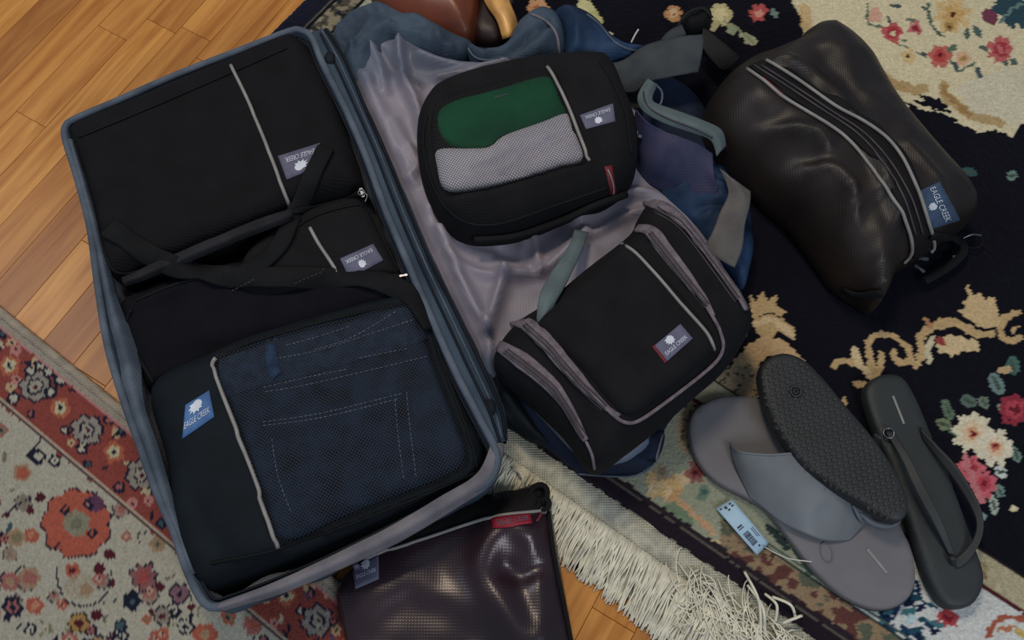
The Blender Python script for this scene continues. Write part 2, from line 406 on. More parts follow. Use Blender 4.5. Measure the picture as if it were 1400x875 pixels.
def text_geo(s):
    cu = bpy.data.curves.new('text', 'FONT'); cu.body = s; cu.size = 1; cu.resolution_u = 2
    o = bpy.data.objects.new('text', cu); COL.objects.link(o); dg = bpy.context.evaluated_depsgraph_get()
    me = bpy.data.meshes.new_from_object(o.evaluated_get(dg)); V = np.array([tuple(v.co) for v in me.vertices]); F = [tuple(p.vertices) for p in me.polygons]
    bpy.data.objects.remove(o); bpy.data.curves.remove(cu); bpy.data.meshes.remove(me)
    V = V[:, :2]; mn, mx = V.min(0), V.max(0); return (V - mn) / (mx - mn), F
def bil(c, u, v):
    c = np.asarray(c, float); return (c[0] * (1 - u) + c[1] * u) * (1 - v) + (c[3] * (1 - u) + c[2] * u) * v
def patch(name, c, surfs, mat, parent, off=0.0012, nu=10, nv=6, zdef=0.06, label=None):
    V = []; F = []
    for j in range(nv + 1):
        for i in range(nu + 1):
            p = bil(c, i / nu, j / nv); h, n = hit(p[0], p[1], surfs, zdef); V.append(np.array(h) + np.array(n) * off)
    o = len(V)
    for q in range(o): V.append(V[q] - np.array((0, 0, off * 0.9)))
    for j in range(nv):
        for i in range(nu): a = j * (nu + 1) + i; F.append((a, a + nu + 1, a + nu + 2, a + 1))
    rim = [i for i in range(nu + 1)] + [j * (nu + 1) + nu for j in range(1, nv + 1)] + [nv * (nu + 1) + i for i in range(nu - 1, -1, -1)] + [j * (nu + 1) for j in range(nv - 1, 0, -1)]
    for k in range(len(rim)): a, b = rim[k], rim[(k + 1) % len(rim)]; F.append((a, b, b + o, a + o))
    return mesh(name, V, F, mat, parent, label=label)
def shape_on(name, pts, F, surfs, mat, parent, off=0.002, zdef=0.06):
    V = []
    for p in pts: h, n = hit(p[0], p[1], surfs, zdef); V.append(np.array(h) + np.array(n) * off)
    return mesh(name, V, F, mat, parent, False)
def maker_label(parent, c, surfs, mat, text='EAGLE CREEK', trow=(0.60, 0.78), em=(0.5, 0.32, 0.17), name='label', tu=(0.12, 0.9), zdef=0.06):
    lb = patch(name, c, surfs, mat, parent, zdef=zdef)
    V, F = text_geo(text)
    P = [bil(c, tu[0] + (tu[1] - tu[0]) * v[0], trow[1] - (trow[1] - trow[0]) * v[1]) for v in V]
    shape_on('lettering', P, F, surfs, M['print'], lb, 0.0019, zdef)
    if em:
        # round bird emblem: a domed head, a notch and a swept wing
        prof = [(0, -1), (.45, -.95), (.85, -.6), (1, -.1), (.8, .3), (.95, .6), (.5, .55), (.45, 1), (.1, .6), (-.25, .95), (-.35, .45), (-.8, .55), (-.6, .15), (-1, 0), (-.7, -.35), (-.9, -.7), (-.4, -.75)]
        c_ = np.asarray(c, float); ax = np.linalg.norm(c_[1] - c_[0]); ay = np.linalg.norm(c_[3] - c_[0])
        Q = [bil(c, em[0] + em[2] * x * ay / ax * 1.25, em[1] + em[2] * y * 1.25) for x, y in prof]
        Q.append(bil(c, em[0], em[1])); k = len(prof)
        shape_on('emblem', Q, [(i, (i + 1) % k, k) for i in range(k)], surfs, M['print'], lb, 0.0019, zdef)
    return lb
def stitches(name, lines, surfs, mat, parent, dash=5, gap=2, r=0.00055, off=0.0006):
    V = []; F = []
    for ln in lines:
        P = resample(catmull(ln, 6), 1.0); i = 0
        while i + dash < len(P):
            a, _ = hit(*P[i], surfs); b, _ = hit(*P[i + dash], surfs); m, _ = hit(*P[i + dash // 2], surfs)
            C = np.array([tuple(a), tuple(m), tuple(b)]) + (0, 0, off); v, f = tube_geo(C, r, 5); o = len(V); V += list(v); F += [tuple(q + o for q in g) for g in f]
            i += dash + gap
    return tag(mesh(name, V, F, mat, parent), kind='stuff')
def ringo(name, px, py, z, R, r, mat, parent, sx=1.0, rot=0.0, tilt=0.2):
    c = W(px, py, z); C = [(c.x + R * (math.cos(a) * sx * math.cos(rot) - math.sin(a) * math.sin(rot)), c.y + R * (math.cos(a) * sx * math.sin(rot) + math.sin(a) * math.cos(rot)), c.z + tilt * R * math.cos(a)) for a in np.linspace(0, 2 * math.pi, 16, endpoint=False)]
    V, F = tube_geo(C, r, 6, True); return mesh(name, V, F, mat, parent)
def zip_pull(parent, px, py, z, ang, L=0.016, mat='metal', w=0.005, name='zip_pull'):
    c = W(px, py, z); d = Vector((math.cos(ang), math.sin(ang), 0)); s = Vector((-d.y, d.x, 0)); V = []; F = []
    prof = [(0, .5), (.15, .9), (.5, .6), (.85, .9), (1, .55)]
    for k, h in ((0, .0012), (1, -.0006)):
        for t, q in prof: p = c + d * L * t; V += [tuple(p + s * w * q * .5 + Vector((0, 0, h))), tuple(p - s * w * q * .5 + Vector((0, 0, h)))]
    n = len(prof)
    for i in range(n - 1):
        a = 2 * i; F += [(a, a + 2, a + 3, a + 1), (10 + a, 11 + a, 13 + a, 12 + a), (a, 10 + a, 12 + a, a + 2), (a + 1, a + 3, 13 + a, 11 + a)]
    F += [(0, 1, 11, 10), (8, 18, 19, 9)]
    return mesh(name, V, F, M[mat], parent, False)

# ================================================================ SETTING: plank floor
a0, a1 = W(10, 230), W(215, 10)
PD = (a1 - a0).normalized(); PN = Vector((-PD.y, PD.x, 0))
p_ = W(10, 165) - a0; PWID = abs(p_.dot(PN))
V = [(-1.5, -1.1, -0.03), (1.5, -1.1, -0.03), (1.5, 1.6, -0.03), (-1.5, 1.6, -0.03), (-1.5, -1.1, -0.018), (1.5, -1.1, -0.018), (1.5, 1.6, -0.018), (-1.5, 1.6, -0.018)]
floor = mesh('floor', V, [(3, 2, 1, 0), (4, 5, 6, 7), (0, 1, 5, 4), (1, 2, 6, 5), (2, 3, 7, 6), (3, 0, 4, 7)], M['gap'], None, False)
tag(floor, 'hardwood strip floor of amber oak planks under the rugs', kind='structure')
def plank_mesh(L, w):
    b = 0.0004; h = w / 2 - 0.00022; l = L / 2 - 0.00022; V = []
    for x, y, z in ((l, h, -0.018), (l, h, -b), (l - b, h - b, 0)):
        V += [(-x, -y, z), (x, -y, z), (x, y, z), (-x, y, z)]
    F = [(3, 2, 1, 0), (8, 9, 10, 11)]
    for k in range(2):
        for j in range(4): a = 4 * k + j; b2 = 4 * k + (j + 1) % 4; F.append((a, b2, b2 + 4, a + 4))
    me = bpy.data.meshes.new('plank'); me.from_pydata(V, [], F); me.materials.append(M['wood']); return me
PM = {L: plank_mesh(L, PWID) for L in (0.16, 0.22, 0.28, 0.34, 0.42)}
rnd = random.Random(12); ang = math.atan2(PD.y, PD.x)
fz = ORG[floor.name]
for row in range(-34, 30):
    s = -1.1 - rnd.random() * 0.3
    while s < 1.7:
        L = rnd.choice([0.16, 0.22, 0.28, 0.34, 0.42]); c = a0 + PD * (s + L / 2) + PN * ((row + 0.5) * PWID); s += L
        u, v = topx(c.x, c.y, 0)
        if -260 < u < 1150 and -250 < v < 1150 and not (u > 560 and v < 480) and not (300 < u and 150 < v < 560):
            o = bpy.data.objects.new('plank', PM[L]); COL.objects.link(o); o.parent = floor
            o.location = c - fz; o.rotation_euler = (0, 0, ang); ORG[o.name] = c

# ================================================================ rugs
class Canvas:
    def __init__(s, X, Y, z, base, seed):
        s.X, s.Y = X, Y; s.U, s.V = topx(X, Y, z)
        s.w1 = fbm(X * 160, Y * 160, seed, 2) * 4.5; s.w2 = fbm(X * 160 + 31, Y * 160 + 17, seed + 2, 2) * 4.5
        s.C = np.tile(np.array(lin(base)), (len(X), 1)); s.rnd = random.Random(seed)
    def sel(s, cx, cy, r): return np.nonzero((np.abs(s.U - cx) < r + 6) & (np.abs(s.V - cy) < r + 6))[0]
    def put(s, I, m, c, a=1.0):
        a = a * getattr(s, 'A', 1.0); J = I[m]; s.C[J] = s.C[J] * (1 - a) + np.array(lin(c)) * a
    def poly(s, P, c, jag=1.0, a=1.0):
        P = np.array(P, float); lo, hi = P.min(0) - 8, P.max(0) + 8
        I = np.nonzero((s.U > lo[0]) & (s.U < hi[0]) & (s.V > lo[1]) & (s.V < hi[1]))[0]
        if len(I): s.put(I, inside(s.U[I] + s.w1[I] * jag, s.V[I] + s.w2[I] * jag, P), c, a)
    def ell(s, cx, cy, rx, ry, an, c, jag=0.5, a=1.0):
        I = s.sel(cx, cy, max(rx, ry));
        if not len(I): return
        u = s.U[I] - cx + s.w1[I] * jag; v = s.V[I] - cy + s.w2[I] * jag; ca, sa = math.cos(an), math.sin(an)
        s.put(I, ((u * ca + v * sa) / rx) ** 2 + ((-u * sa + v * ca) / ry) ** 2 < 1, c, a)
    def stroke(s, P, w, c, jag=0.6, a=1.0):
        P = catmull(P, 5); lo, hi = P.min(0) - w - 6, P.max(0) + w + 6
        I = np.nonzero((s.U > lo[0]) & (s.U < hi[0]) & (s.V > lo[1]) & (s.V < hi[1]))[0]
        if len(I): s.put(I, seg_dist(s.U[I] + s.w1[I] * jag, s.V[I] + s.w2[I] * jag, P) < w / 2, c, a)
    def flower(s, cx, cy, r, n, rings, jag=0.4, ph=0.0, lobe=0.22):
        I = s.sel(cx, cy, r)
        if not len(I): return
        u = s.U[I] - cx + s.w1[I] * jag; v = s.V[I] - cy + s.w2[I] * jag; th = np.arctan2(v, u); q = np.hypot(u, v) / (1 - lobe + lobe * np.abs(np.cos(n * (th + ph) / 2)))
        for f, c in rings: s.put(I, q < r * f, c)
    def leaf(s, cx, cy, L, w, an, c, c2=None):
        s.ell(cx, cy, L / 2, w / 2, an, c, 0.7)
        if c2: s.ell(cx, cy, L / 2 * 0.7, max(w * 0.16, 0.8), an, c2, 0.3)

def rug(name, origin, ex, ey, LX, LY, sp, zt, paint, label, thick):
    nx, ny = int(LX / sp), int(LY / sp)
    gx, gy = np.meshgrid(np.arange(nx) * sp, np.arange(ny) * sp); gx, gy = gx.ravel(), gy.ravel()
    X = origin[0] + gx * ex[0] + gy * ey[0]; Y = origin[1] + gx * ex[1] + gy * ey[1]
    U, Vv = topx(X, Y, zt); keep = (U > -140) & (U < 1540) & (Vv > -140) & (Vv < 1010)
    C = paint(X, Y, gx, gy)
    edge = np.minimum(np.minimum(gx, LX - sp - gx), np.minimum(gy, LY - sp - gy))
    Z = zt - 0.002 * np.clip(1 - edge / 0.004, 0, 1) + (np.random.RandomState(3).rand(len(X)) - 0.5) * 0.0012 + vnoise(X * 14, Y * 14, 4) * 0.0015
    a = (np.arange(ny - 1)[:, None] * nx + np.arange(nx - 1)[None, :]).ravel(); Q = np.stack([a, a + 1, a + nx + 1, a + nx], 1)
    Q = Q[keep[Q].all(1)]; used = np.unique(Q); mp = np.full(len(X), -1); mp[used] = np.arange(len(used)); Q = mp[Q]
    me = bpy.data.meshes.new('pile'); P = np.stack([X, Y, Z], 1)[used]; org = np.array([P[:, 0].mean(), P[:, 1].mean(), 0.0]); P = P - org
    root = bpy.data.objects.new(name, None); COL.objects.link(root); root.location = org; ORG[root.name] = Vector(org); tag(root, label, 'rug')
    me.vertices.add(len(P)); me.vertices.foreach_set('co', P.ravel()); me.loops.add(len(Q) * 4); me.loops.foreach_set('vertex_index', Q.ravel().astype(np.int32))
    me.polygons.add(len(Q)); me.polygons.foreach_set('loop_start', (np.arange(len(Q)) * 4).astype(np.int32)); me.update(calc_edges=True)
    ca = me.color_attributes.new('Col', 'FLOAT_COLOR', 'POINT'); c4 = np.ones((len(P), 4), np.float32); c4[:, :3] = C[used]; ca.data.foreach_set('color', c4.ravel())
    me.materials.append(M['rug']); o = bpy.data.objects.new('pile', me); COL.objects.link(o); o.parent = root; ORG[o.name] = Vector(org)
    def corner(u, v, z): q = np.array(origin)[:2] + np.array(ex)[:2] * u + np.array(ey)[:2] * v; return (q[0], q[1], z)
    # woven backing under the pile
    cs = [(0, 0), (LX, 0), (LX, LY), (0, LY)]
    Vb = [corner(u, v, 0.001) for u, v in cs] + [corner(u, v, zt - 0.0022) for u, v in cs]
    mesh('backing', Vb, [(3, 2, 1, 0), (4, 5, 6, 7), (0, 1, 5, 4), (1, 2, 6, 5), (2, 3, 7, 6), (3, 0, 4, 7)], M['kelim'], root, False)
    return root

# ---- rug 1: red and cream, lower left
e0, e1 = W(10, 432, 0.006), W(175, 566, 0.006)
r1x = np.array((e1 - e0).normalized())[:2]; r1n = np.array([r1x[1], -r1x[0]])      # r1n points away from the floor side (down-left)
if r1n[1] > 0: r1n = -r1n
o1 = np.array(e0)[:2] - r1x * 0.16
def nd(p, z, o, n): q = W(p[0], p[1], z); return (q.x - o[0]) * n[0] + (q.y - o[1]) * n[1]
def paint1(X, Y, gx, gy):
    K = Canvas(X, Y, 0.008, (190, 184, 162), 5); R = K.rnd
    cream = (196, 190, 168); red = (158, 66, 54); orange = (190, 88, 56); navy = (34, 36, 62); rose = (176, 100, 92); olive = (136, 128, 92); tan = (176, 140, 104); wine = (92, 26, 42); teal = (70, 96, 104)
    d = gy; bw = nd((10, 560), 0.008, o1, r1n)
    allI = np.arange(len(X)); wj = K.w1 * 0.0006
    # scattered motifs of the cream field
    for k in range(520):
        u, v = R.uniform(-130, 620), R.uniform(480, 1000); t = R.random()
        if math.hypot(u - 105, v - 716) < 62: continue
        if t < .22: K.flower(u, v, R.uniform(7, 12), 5, [(1, R.choice([tan, orange, rose])), (.5, R.choice([(206, 160, 130), olive])), (.22, navy)], ph=R.random())
        elif t < .42: K.leaf(u, v, R.uniform(10, 20), R.uniform(4, 7), R.random() * 3.1, R.choice([navy, olive, (120, 116, 96), teal]))
        elif t < .58: K.flower(u, v, R.uniform(6, 11), 4, [(1, navy), (.6, R.choice([teal, cream, rose])), (.25, navy)], ph=R.random())
        elif t < .68: K.ell(u, v, R.uniform(4, 7), R.uniform(3, 6), R.random() * 3, wine)
        elif t < .84:
            a = R.random() * 6.3; K.stroke([(u, v), (u + 12 * math.cos(a), v + 12 * math.sin(a)), (u + 20 * math.cos(a + .8), v + 20 * math.sin(a + .8))], 1.8, R.choice([navy, (60, 62, 66), olive]))
        else: K.flower(u, v, R.uniform(10, 15), 6, [(1, (70, 66, 74)), (.86, R.choice([(168, 140, 124), (150, 136, 120)])), (.4, R.choice([rose, olive]))], ph=R.random())
    # traced motifs
    K.flower(105, 716, 50, 9, [(1.0, navy), (.95, (196, 88, 58)), (.36, (150, 146, 118)), (.16, (128, 124, 100))], .5, .3, .12)
    K.ell(130, 688, 13, 11, .3, (104, 60, 92), 1); K.flower(122, 690, 7, 4, [(1, navy), (.5, (190, 120, 120))]); K.flower(89, 697, 7, 4, [(1, navy), (.4, orange)]); K.flower(126, 729, 7, 4, [(1, navy), (.4, orange)])
    K.stroke([(73, 750), (80, 744), (86, 740)], 2, navy)
    K.stroke([(10, 703), (25, 688), (45, 682), (52, 686)], 2.2, navy); K.ell(56, 680, 7, 6, .5, wine); K.ell(42, 698, 6, 6, .2, wine)
    K.flower(43, 732, 11, 5, [(1, orange), (.4, (206, 130, 90))]); K.flower(31, 646, 13, 5, [(1, tan), (.7, orange)]); K.flower(22, 735, 14, 5, [(1, tan), (.5, olive)])
    K.flower(40, 790, 16, 6, [(1, tan), (.65, rose)]); K.flower(48, 828, 13, 5, [(1, orange), (.5, (210, 140, 100))]); K.flower(14, 795, 14, 5, [(1, rose), (.5, tan)]); K.flower(17, 830, 16, 6, [(1, navy), (.6, rose), (.3, navy)])
    K.flower(100, 781, 12, 5, [(1, orange), (.4, wine)]); K.ell(136, 777, 8, 8, .2, wine); K.ell(150, 758, 8, 7, .6, wine)
    K.stroke([(78, 775), (80, 800), (92, 822), (115, 828), (135, 822), (148, 805), (152, 780)], 2.4, navy); K.ell(110, 803, 22, 18, 0, (176, 164, 132), 1, .6); K.flower(118, 806, 9, 5, [(1, tan)])
    K.ell(133, 840, 8, 8, 0, wine); K.stroke([(118, 830), (128, 838)], 2, navy)
    K.flower(197, 788, 22, 7, [(1, navy), (.86, (150, 92, 92)), (.5, (176, 70, 64))], .8, .2, .4); K.flower(180, 822, 14, 5, [(1, (30, 36, 60)), (.3, teal)], .8); K.flower(245, 812, 15, 6, [(1, navy), (.8, (140, 96, 110)), (.3, navy)], .8)
    K.flower(222, 842, 15, 7, [(1, (40, 44, 56)), (.8, (150, 140, 124)), (.3, wine)]); K.flower(254, 856, 13, 6, [(1, navy), (.7, (190, 186, 166)), (.35, navy)]); K.flower(108, 852, 16, 6, [(1, (60, 50, 50)), (.85, (184, 140, 60)), (.4, wine)]); K.flower(165, 856, 11, 5, [(1, navy), (.6, teal)])
    K.flower(280, 868, 18, 6, [(1, orange), (.4, tan)]); K.flower(345, 855, 14, 6, [(1, rose), (.5, orange)])
    K.flower(52, 624, 12, 4, [(1, navy), (.5, cream)], .8); K.stroke([(38, 622), (52, 606), (55, 596)], 2, navy)
    # reddish patch near the bottom, right of the suitcase corner
    for k in range(60):
        u, v = R.uniform(380, 500), R.uniform(770, 900); K.flower(u, v, R.uniform(7, 16), 5, [(1, R.choice([red, (110, 50, 40), (150, 80, 40), navy])), (.5, R.choice([tan, cream, orange]))], .8)
    # border strip along the edge
    m = (d < bw + wj); K.C[m] = lin(red)
    span = np.linspace(0, 1.2, 60)
    def at(s, dd): q = o1 + r1x * s + r1n * dd; return topx(q[0], q[1], 0.008)
    s = 0.0; k = 0
    while s < 1.4:
        u, v = at(s, bw * 0.52); k += 1
        if k % 2: K.flower(u, v, 24, 7, [(1, navy), (.86, (160, 150, 138)), (.5, navy), (.36, (176, 168, 150)), (.14, wine)], .7, .3 * k)
        else: K.flower(u, v, 15, 5, [(1, (196, 100, 60)), (.6, (208, 196, 150)), (.25, navy)], .7, .3 * k)
        for q in range(9):
            uu, vv = at(s + R.uniform(-.025, .025), bw * R.uniform(.16, .9)); t = R.random()
            if math.hypot(uu - u, vv - v) < 20: continue
            if t < .4: K.flower(uu, vv, R.uniform(6, 11), 4, [(1, navy), (.5, R.choice([rose, cream, teal]))], .8, R.random())
            elif t < .7: K.flower(uu, vv, R.uniform(5, 9), 5, [(1, R.choice([(204, 170, 120), (206, 130, 120)])), (.3, navy)], .6)
            else: K.leaf(uu, vv, 14, 5, R.random() * 3, R.choice([(200, 190, 150), (90, 70, 110), navy]))
        s += 0.042
    m = (d < bw * .17) & (d > .012); K.C[m] = lin((150, 140, 128))
    s = 0.0
    while s < 1.4:
        u, v = at(s, bw * .115); K.leaf(u, v, 17, 7, .7, navy, (150, 60, 60)); u, v = at(s + .008, bw * .1); K.ell(u, v, 3, 3, 0, red); s += .0185
    for lo, hi, c in ((bw * .17, bw * .195, (206, 130, 130)), (bw * .93, bw * .96, (196, 176, 150)), (bw * .96, bw * 1.0, (90, 60, 66))):
        m = (d + wj * .4 > lo) & (d + wj * .4 < hi); K.C[m] = lin(c)
    m = d < .013; K.C[m] = lin((172, 160, 142))
    j = 0.90 + 0.2 * np.random.RandomState(1).rand(len(X)); g_ = K.C.mean(1, keepdims=True)
    return (K.C * .80 + g_ * .20) * 0.72 * j[:, None]
rug1 = rug('oriental_rug', o1, r1x, r1n, 1.25, 0.85, 0.0024, 0.008, paint1, 'cream wool rug with red floral border and beige bound edge, lower left', 0.008)
# bound edge: a cord-like selvedge
C = [tuple(o1 + r1x * s + r1n * 0.002) + (0.006,) for s in np.linspace(0.0, 1.2, 200)]
Vv_, Ff_ = tube_geo(C, 0.0058 + 0.0004 * np.sin(np.arange(200) * 2.0), 8); mesh('bound_edge', Vv_, Ff_, M['binding'], rug1)

# ---- rug 2: navy with cream medallion and fringe, right
ZR = 0.010
f0, f1 = W(860, 698, ZR), W(1108, 869, ZR)
r2x = np.array((f1 - f0).normalized())[:2]; r2n = np.array([-r2x[1], r2x[0]])
if r2n[1] < 0: r2n = -r2n
s0, s1 = W(375, 40, ZR), W(405, 8, ZR); sd = np.array((s1 - s0).normalized())[:2]; s0 = np.array(s0)[:2]
# corner: where the fringe line meets the left side (taken square to the fringe line)
q0 = np.array(f0)[:2]; cx_ = (s0 - q0).dot(r2x); o2 = q0 + r2x * cx_
def paint2(X, Y, gx, gy):
    K = Canvas(X, Y, ZR, (14, 14, 26), 9); R = K.rnd; d = gy; wj = K.w1 * 0.0007
    navy = (14, 14, 26); tan = (196, 164, 112); ltan = (214, 188, 140); red = (168, 56, 62); pink = (206, 110, 112); green = (96, 118, 96); teal = (52, 88, 96); cream = (222, 208, 166); dgreen = (52, 74, 62); gold = (178, 140, 70)
    dn = nd((1365, 768), ZR, o2, r2n); dr = nd((1365, 813), ZR, o2, r2n); db = nd((1060, 792), ZR, o2, r2n)
    K.U2 = K.U
    # navy field: subtle flecks
    for k in range(260):
        u, v = R.uniform(380, 1500), R.uniform(-120, 760); K.ell(u, v, R.uniform(2, 5), R.uniform(1, 2.5), R.random() * 3, (20, 20, 36))
    # cream medallion
    med = [(1088, -150), (1084, 8), (1098, 28), (1096, 54), (1130, 75), (1170, 82), (1205, 108), (1222, 128), (1232, 152), (1244, 160), (1262, 178), (1246, 158), (1238, 138), (1250, 148), (1278, 152), (1262, 138), (1258, 130), (1285, 136), (1296, 146), (1278, 148), (1306, 168), (1322, 172), (1340, 182), (1352, 178), (1372, 180), (1382, 190), (1392, 172), (1450, 150), (1560, 60), (1560, -150)]
    K.poly(med, (226, 212, 170), .9)
    K.poly([(1310, 120), (1340, 100), (1400, 90), (1500, 60), (1480, 150), (1388, 168), (1350, 162), (1322, 150)], (208, 206, 186), 4.0, .45)
    for P, w, c in (([(1100, 12), (1106, 40), (1116, 62)], 15, (214, 176, 108)), ([(1190, 85), (1205, 105), (1228, 118), (1262, 124)], 14, gold), ([(1200, 95), (1222, 112), (1240, 122)], 6, (200, 156, 96)), ([(1290, 115), (1296, 135), (1316, 150), (1340, 162), (1368, 166)], 13, gold), ([(1290, 118), (1302, 138), (1326, 156)], 6, (164, 120, 62)), ([(1160, 62), (1176, 68), (1170, 80)], 8, gold), ([(1210, 122), (1228, 142), (1240, 158)], 7, (206, 150, 110))):
        K.stroke(P, w, c, 1.3, .75)
    for u, v, L, a in ((1248, 146, 34, .5), (1238, 160, 30, .8), (1262, 142, 26, .35), (1228, 134, 24, .8), (1290, 150, 22, .3), (1270, 136, 26, .25), (1300, 163, 24, .25)): K.leaf(u, v, L, 5, a, navy)
    # medallion flowers and stems
    K.stroke([(1186, 5), (1187, 30), (1205, 37)], 3, green); K.stroke([(1268, 4), (1272, 30), (1282, 46), (1290, 48)], 4, (88, 110, 92)); K.stroke([(1220, 56), (1240, 66), (1258, 74), (1270, 80)], 2, green)
    K.stroke([(1300, 84), (1308, 96), (1318, 94), (1334, 86)], 3, green)
    for u, v, L, w, a in ((1203, 36, 16, 5, 0.1), (1217, 27, 11, 5, 1.2), (1265, 12, 14, 6, .4), (1272, 26, 14, 5, 1.2), (1282, 44, 14, 5, .5), (1302, 66, 16, 8, -.8), (1306, 90, 15, 7, .9), (1338, 98, 16, 7, 1.3), (1336, 43, 22, 9, 1.0), (1322, 46, 15, 7, 1.4), (1263, 74, 10, 5, .2), (1236, 55, 8, 4, .6), (1247, 28, 15, 5, .1), (1225, 8, 20, 5, 0), (1345, 66, 14, 6, .4), (1373, 85, 12, 8, 1), (1385, 85, 10, 10, 0)): K.leaf(u, v, L, w, a, R.choice([(84, 106, 96), (104, 120, 96), (70, 88, 92)]))
    K.flower(1220, 45, 14, 5, [(1, (200, 90, 88)), (.65, (184, 52, 60)), (.3, cream)], 1.2); K.flower(1252, 38, 10, 5, [(1, pink), (.6, (150, 34, 44))], 1.1); K.flower(1285, 76, 17, 6, [(1, (206, 104, 92)), (.6, (192, 66, 60)), (.25, (112, 24, 30))], 1.0); K.flower(1368, 68, 19, 7, [(1, (200, 100, 96)), (.6, (176, 48, 58)), (.25, pink)], 1.3)
    K.flower(1302, 20, 27, 8, [(1, (224, 190, 126)), (.55, (214, 170, 98)), (.15, (92, 46, 20))], 1.2, .2, .4); K.flower(1298, 37, 7, 5, [(1, gold), (.4, (110, 60, 30))]); K.flower(1242, 78, 11, 5, [(1, (220, 190, 130)), (.25, (90, 60, 30))], 1); K.flower(1317, 80, 11, 5, [(1, (226, 180, 140)), (.4, gold)]); K.flower(1196, 21, 10, 5, [(1, (224, 170, 140))], 1)
    K.poly([(1352, 8), (1366, 0), (1420, 0), (1420, 40), (1380, 36), (1366, 24)], (44, 76, 88), 1.6); K.ell(1352, 22, 12, 10, .4, (124, 60, 80), 1.2); K.stroke([(1368, 30), (1384, 12), (1400, 6)], 5, (110, 140, 132), 1)
    # scrolls on the navy
    K.poly([(1024, 400), (1034, 412), (1042, 396), (1050, 410), (1062, 402), (1060, 418), (1076, 424), (1068, 434), (1084, 448), (1088, 466), (1078, 460), (1064, 452), (1060, 462), (1040, 462), (1030, 446)], tan, .9); K.stroke([(1034, 442), (1052, 438), (1070, 446), (1082, 460)], 9, ltan, .9); K.stroke([(1040, 432), (1058, 428), (1066, 434)], 2, navy)
    K.poly([(990, 520), (1002, 496), (1024, 470), (1046, 460), (1070, 466), (1086, 478), (1106, 502), (1082, 490), (1052, 486), (1036, 500), (1034, 524), (1010, 518)], (208, 172, 122), .9); K.poly([(938, 560), (940, 545), (965, 525), (1000, 505), (1040, 522), (1040, 545), (1000, 540), (965, 552), (945, 575), (940, 600)], (150, 138, 116), 1.2)
    K.stroke([(1196, 514), (1190, 490), (1188, 466), (1204, 456), (1226, 462), (1242, 478), (1244, 492), (1228, 494), (1222, 482)], 9, tan, .9); K.stroke([(1140, 500), (1150, 494), (1166, 494), (1182, 502), (1192, 514)], 9, tan, .9); K.stroke([(1168, 478), (1174, 494), (1188, 510)], 9, ltan, .9); K.stroke([(1206, 484), (1204, 500), (1198, 514)], 10, tan, .9)
    K.ell(1175, 524, 11, 5, 0, tan, .9); K.leaf(1155, 548, 16, 6, 1.2, tan)
    K.stroke([(1252, 500), (1262, 480), (1258, 462), (1276, 446), (1300, 442), (1318, 446), (1336, 458), (1356, 456)], 11, tan, 1.2); K.stroke([(1270, 494), (1268, 478), (1276, 462)], 9, (206, 196, 160), 1.0); K.stroke([(1266, 438), (1272, 446)], 8, (180, 130, 90), 1)
    K.poly([(1280, 470), (1296, 456), (1318, 462), (1340, 468), (1336, 482), (1318, 480), (1300, 488), (1284, 480)], ltan, 1.2); K.ell(1287, 466, 7, 5, .4, (160, 60, 60), 1)
    K.poly([(1322, 390), (1332, 404), (1340, 402), (1350, 412), (1356, 404), (1364, 420), (1370, 440), (1360, 448), (1334, 446), (1318, 432), (1306, 424), (1318, 420), (1312, 410), (1324, 412)], (210, 180, 128), 1.1)
    K.stroke([(1392, 426), (1376, 434), (1368, 450), (1376, 466), (1394, 462)], 9, tan, 1); K.stroke([(1392, 446), (1384, 452)], 5, tan, 1)
    # bouquet at the right
    for u, v, L, w, a, c in ((1296, 560, 30, 13, 1.2, green), (1290, 580, 22, 14, .3, (120, 130, 96)), (1325, 548, 26, 16, .4, (90, 112, 100)), (1345, 550, 20, 12, 1.0, (110, 128, 110)), (1362, 525, 34, 18, 1.1, (110, 136, 134)), (1385, 500, 26, 18, 1.4, (70, 112, 100)), (1372, 506, 20, 10, 0, (196, 164, 120)), (1305, 590, 18, 10, .6, green), (1352, 665, 22, 14, .2, (150, 168, 152)), (1366, 672, 20, 12, 1.0, (110, 140, 130)), (1358, 690, 26, 12, 1.3, (170, 184, 170)), (1344, 705, 16, 8, 1.0, (120, 150, 150)), (1386, 695, 14, 8, 0, cream), (1388, 620, 22, 12, 1.2, (110, 140, 130)), (1368, 645, 16, 20, 0, (200, 208, 200)), (1325, 235, 22, 12, .3, teal), (1384, 240, 16, 14, 0, (110, 140, 130)), (1372, 560, 18, 12, .5, (130, 150, 130))):
        K.leaf(u, v, L, w, a, c, (70, 86, 74) if w > 11 else None)
    K.flower(1388, 560, 22, 8, [(1, (150, 40, 60)), (.6, (186, 60, 76)), (.3, (110, 24, 40))], 1.4); K.flower(1330, 592, 30, 9, [(1, (222, 212, 180)), (.6, (226, 200, 160)), (.3, (214, 150, 110)), (.13, (120, 24, 30))], 1.2, .1, .3); K.flower(1360, 612, 26, 8, [(1, (224, 214, 186)), (.55, (226, 190, 150)), (.25, (200, 110, 84)), (.12, (130, 34, 34))], 1.2, .4, .3)
    K.flower(1326, 640, 20, 7, [(1, (206, 96, 106)), (.6, (180, 50, 66)), (.3, (140, 30, 48))], 1.4, .2, .3); K.flower(1344, 662, 20, 7, [(1, (204, 92, 106)), (.6, (186, 58, 76)), (.25, (130, 24, 40))], 1.4, .5, .3); K.stroke([(1318, 625), (1330, 660), (1342, 685)], 10, (206, 120, 124), 1.2)
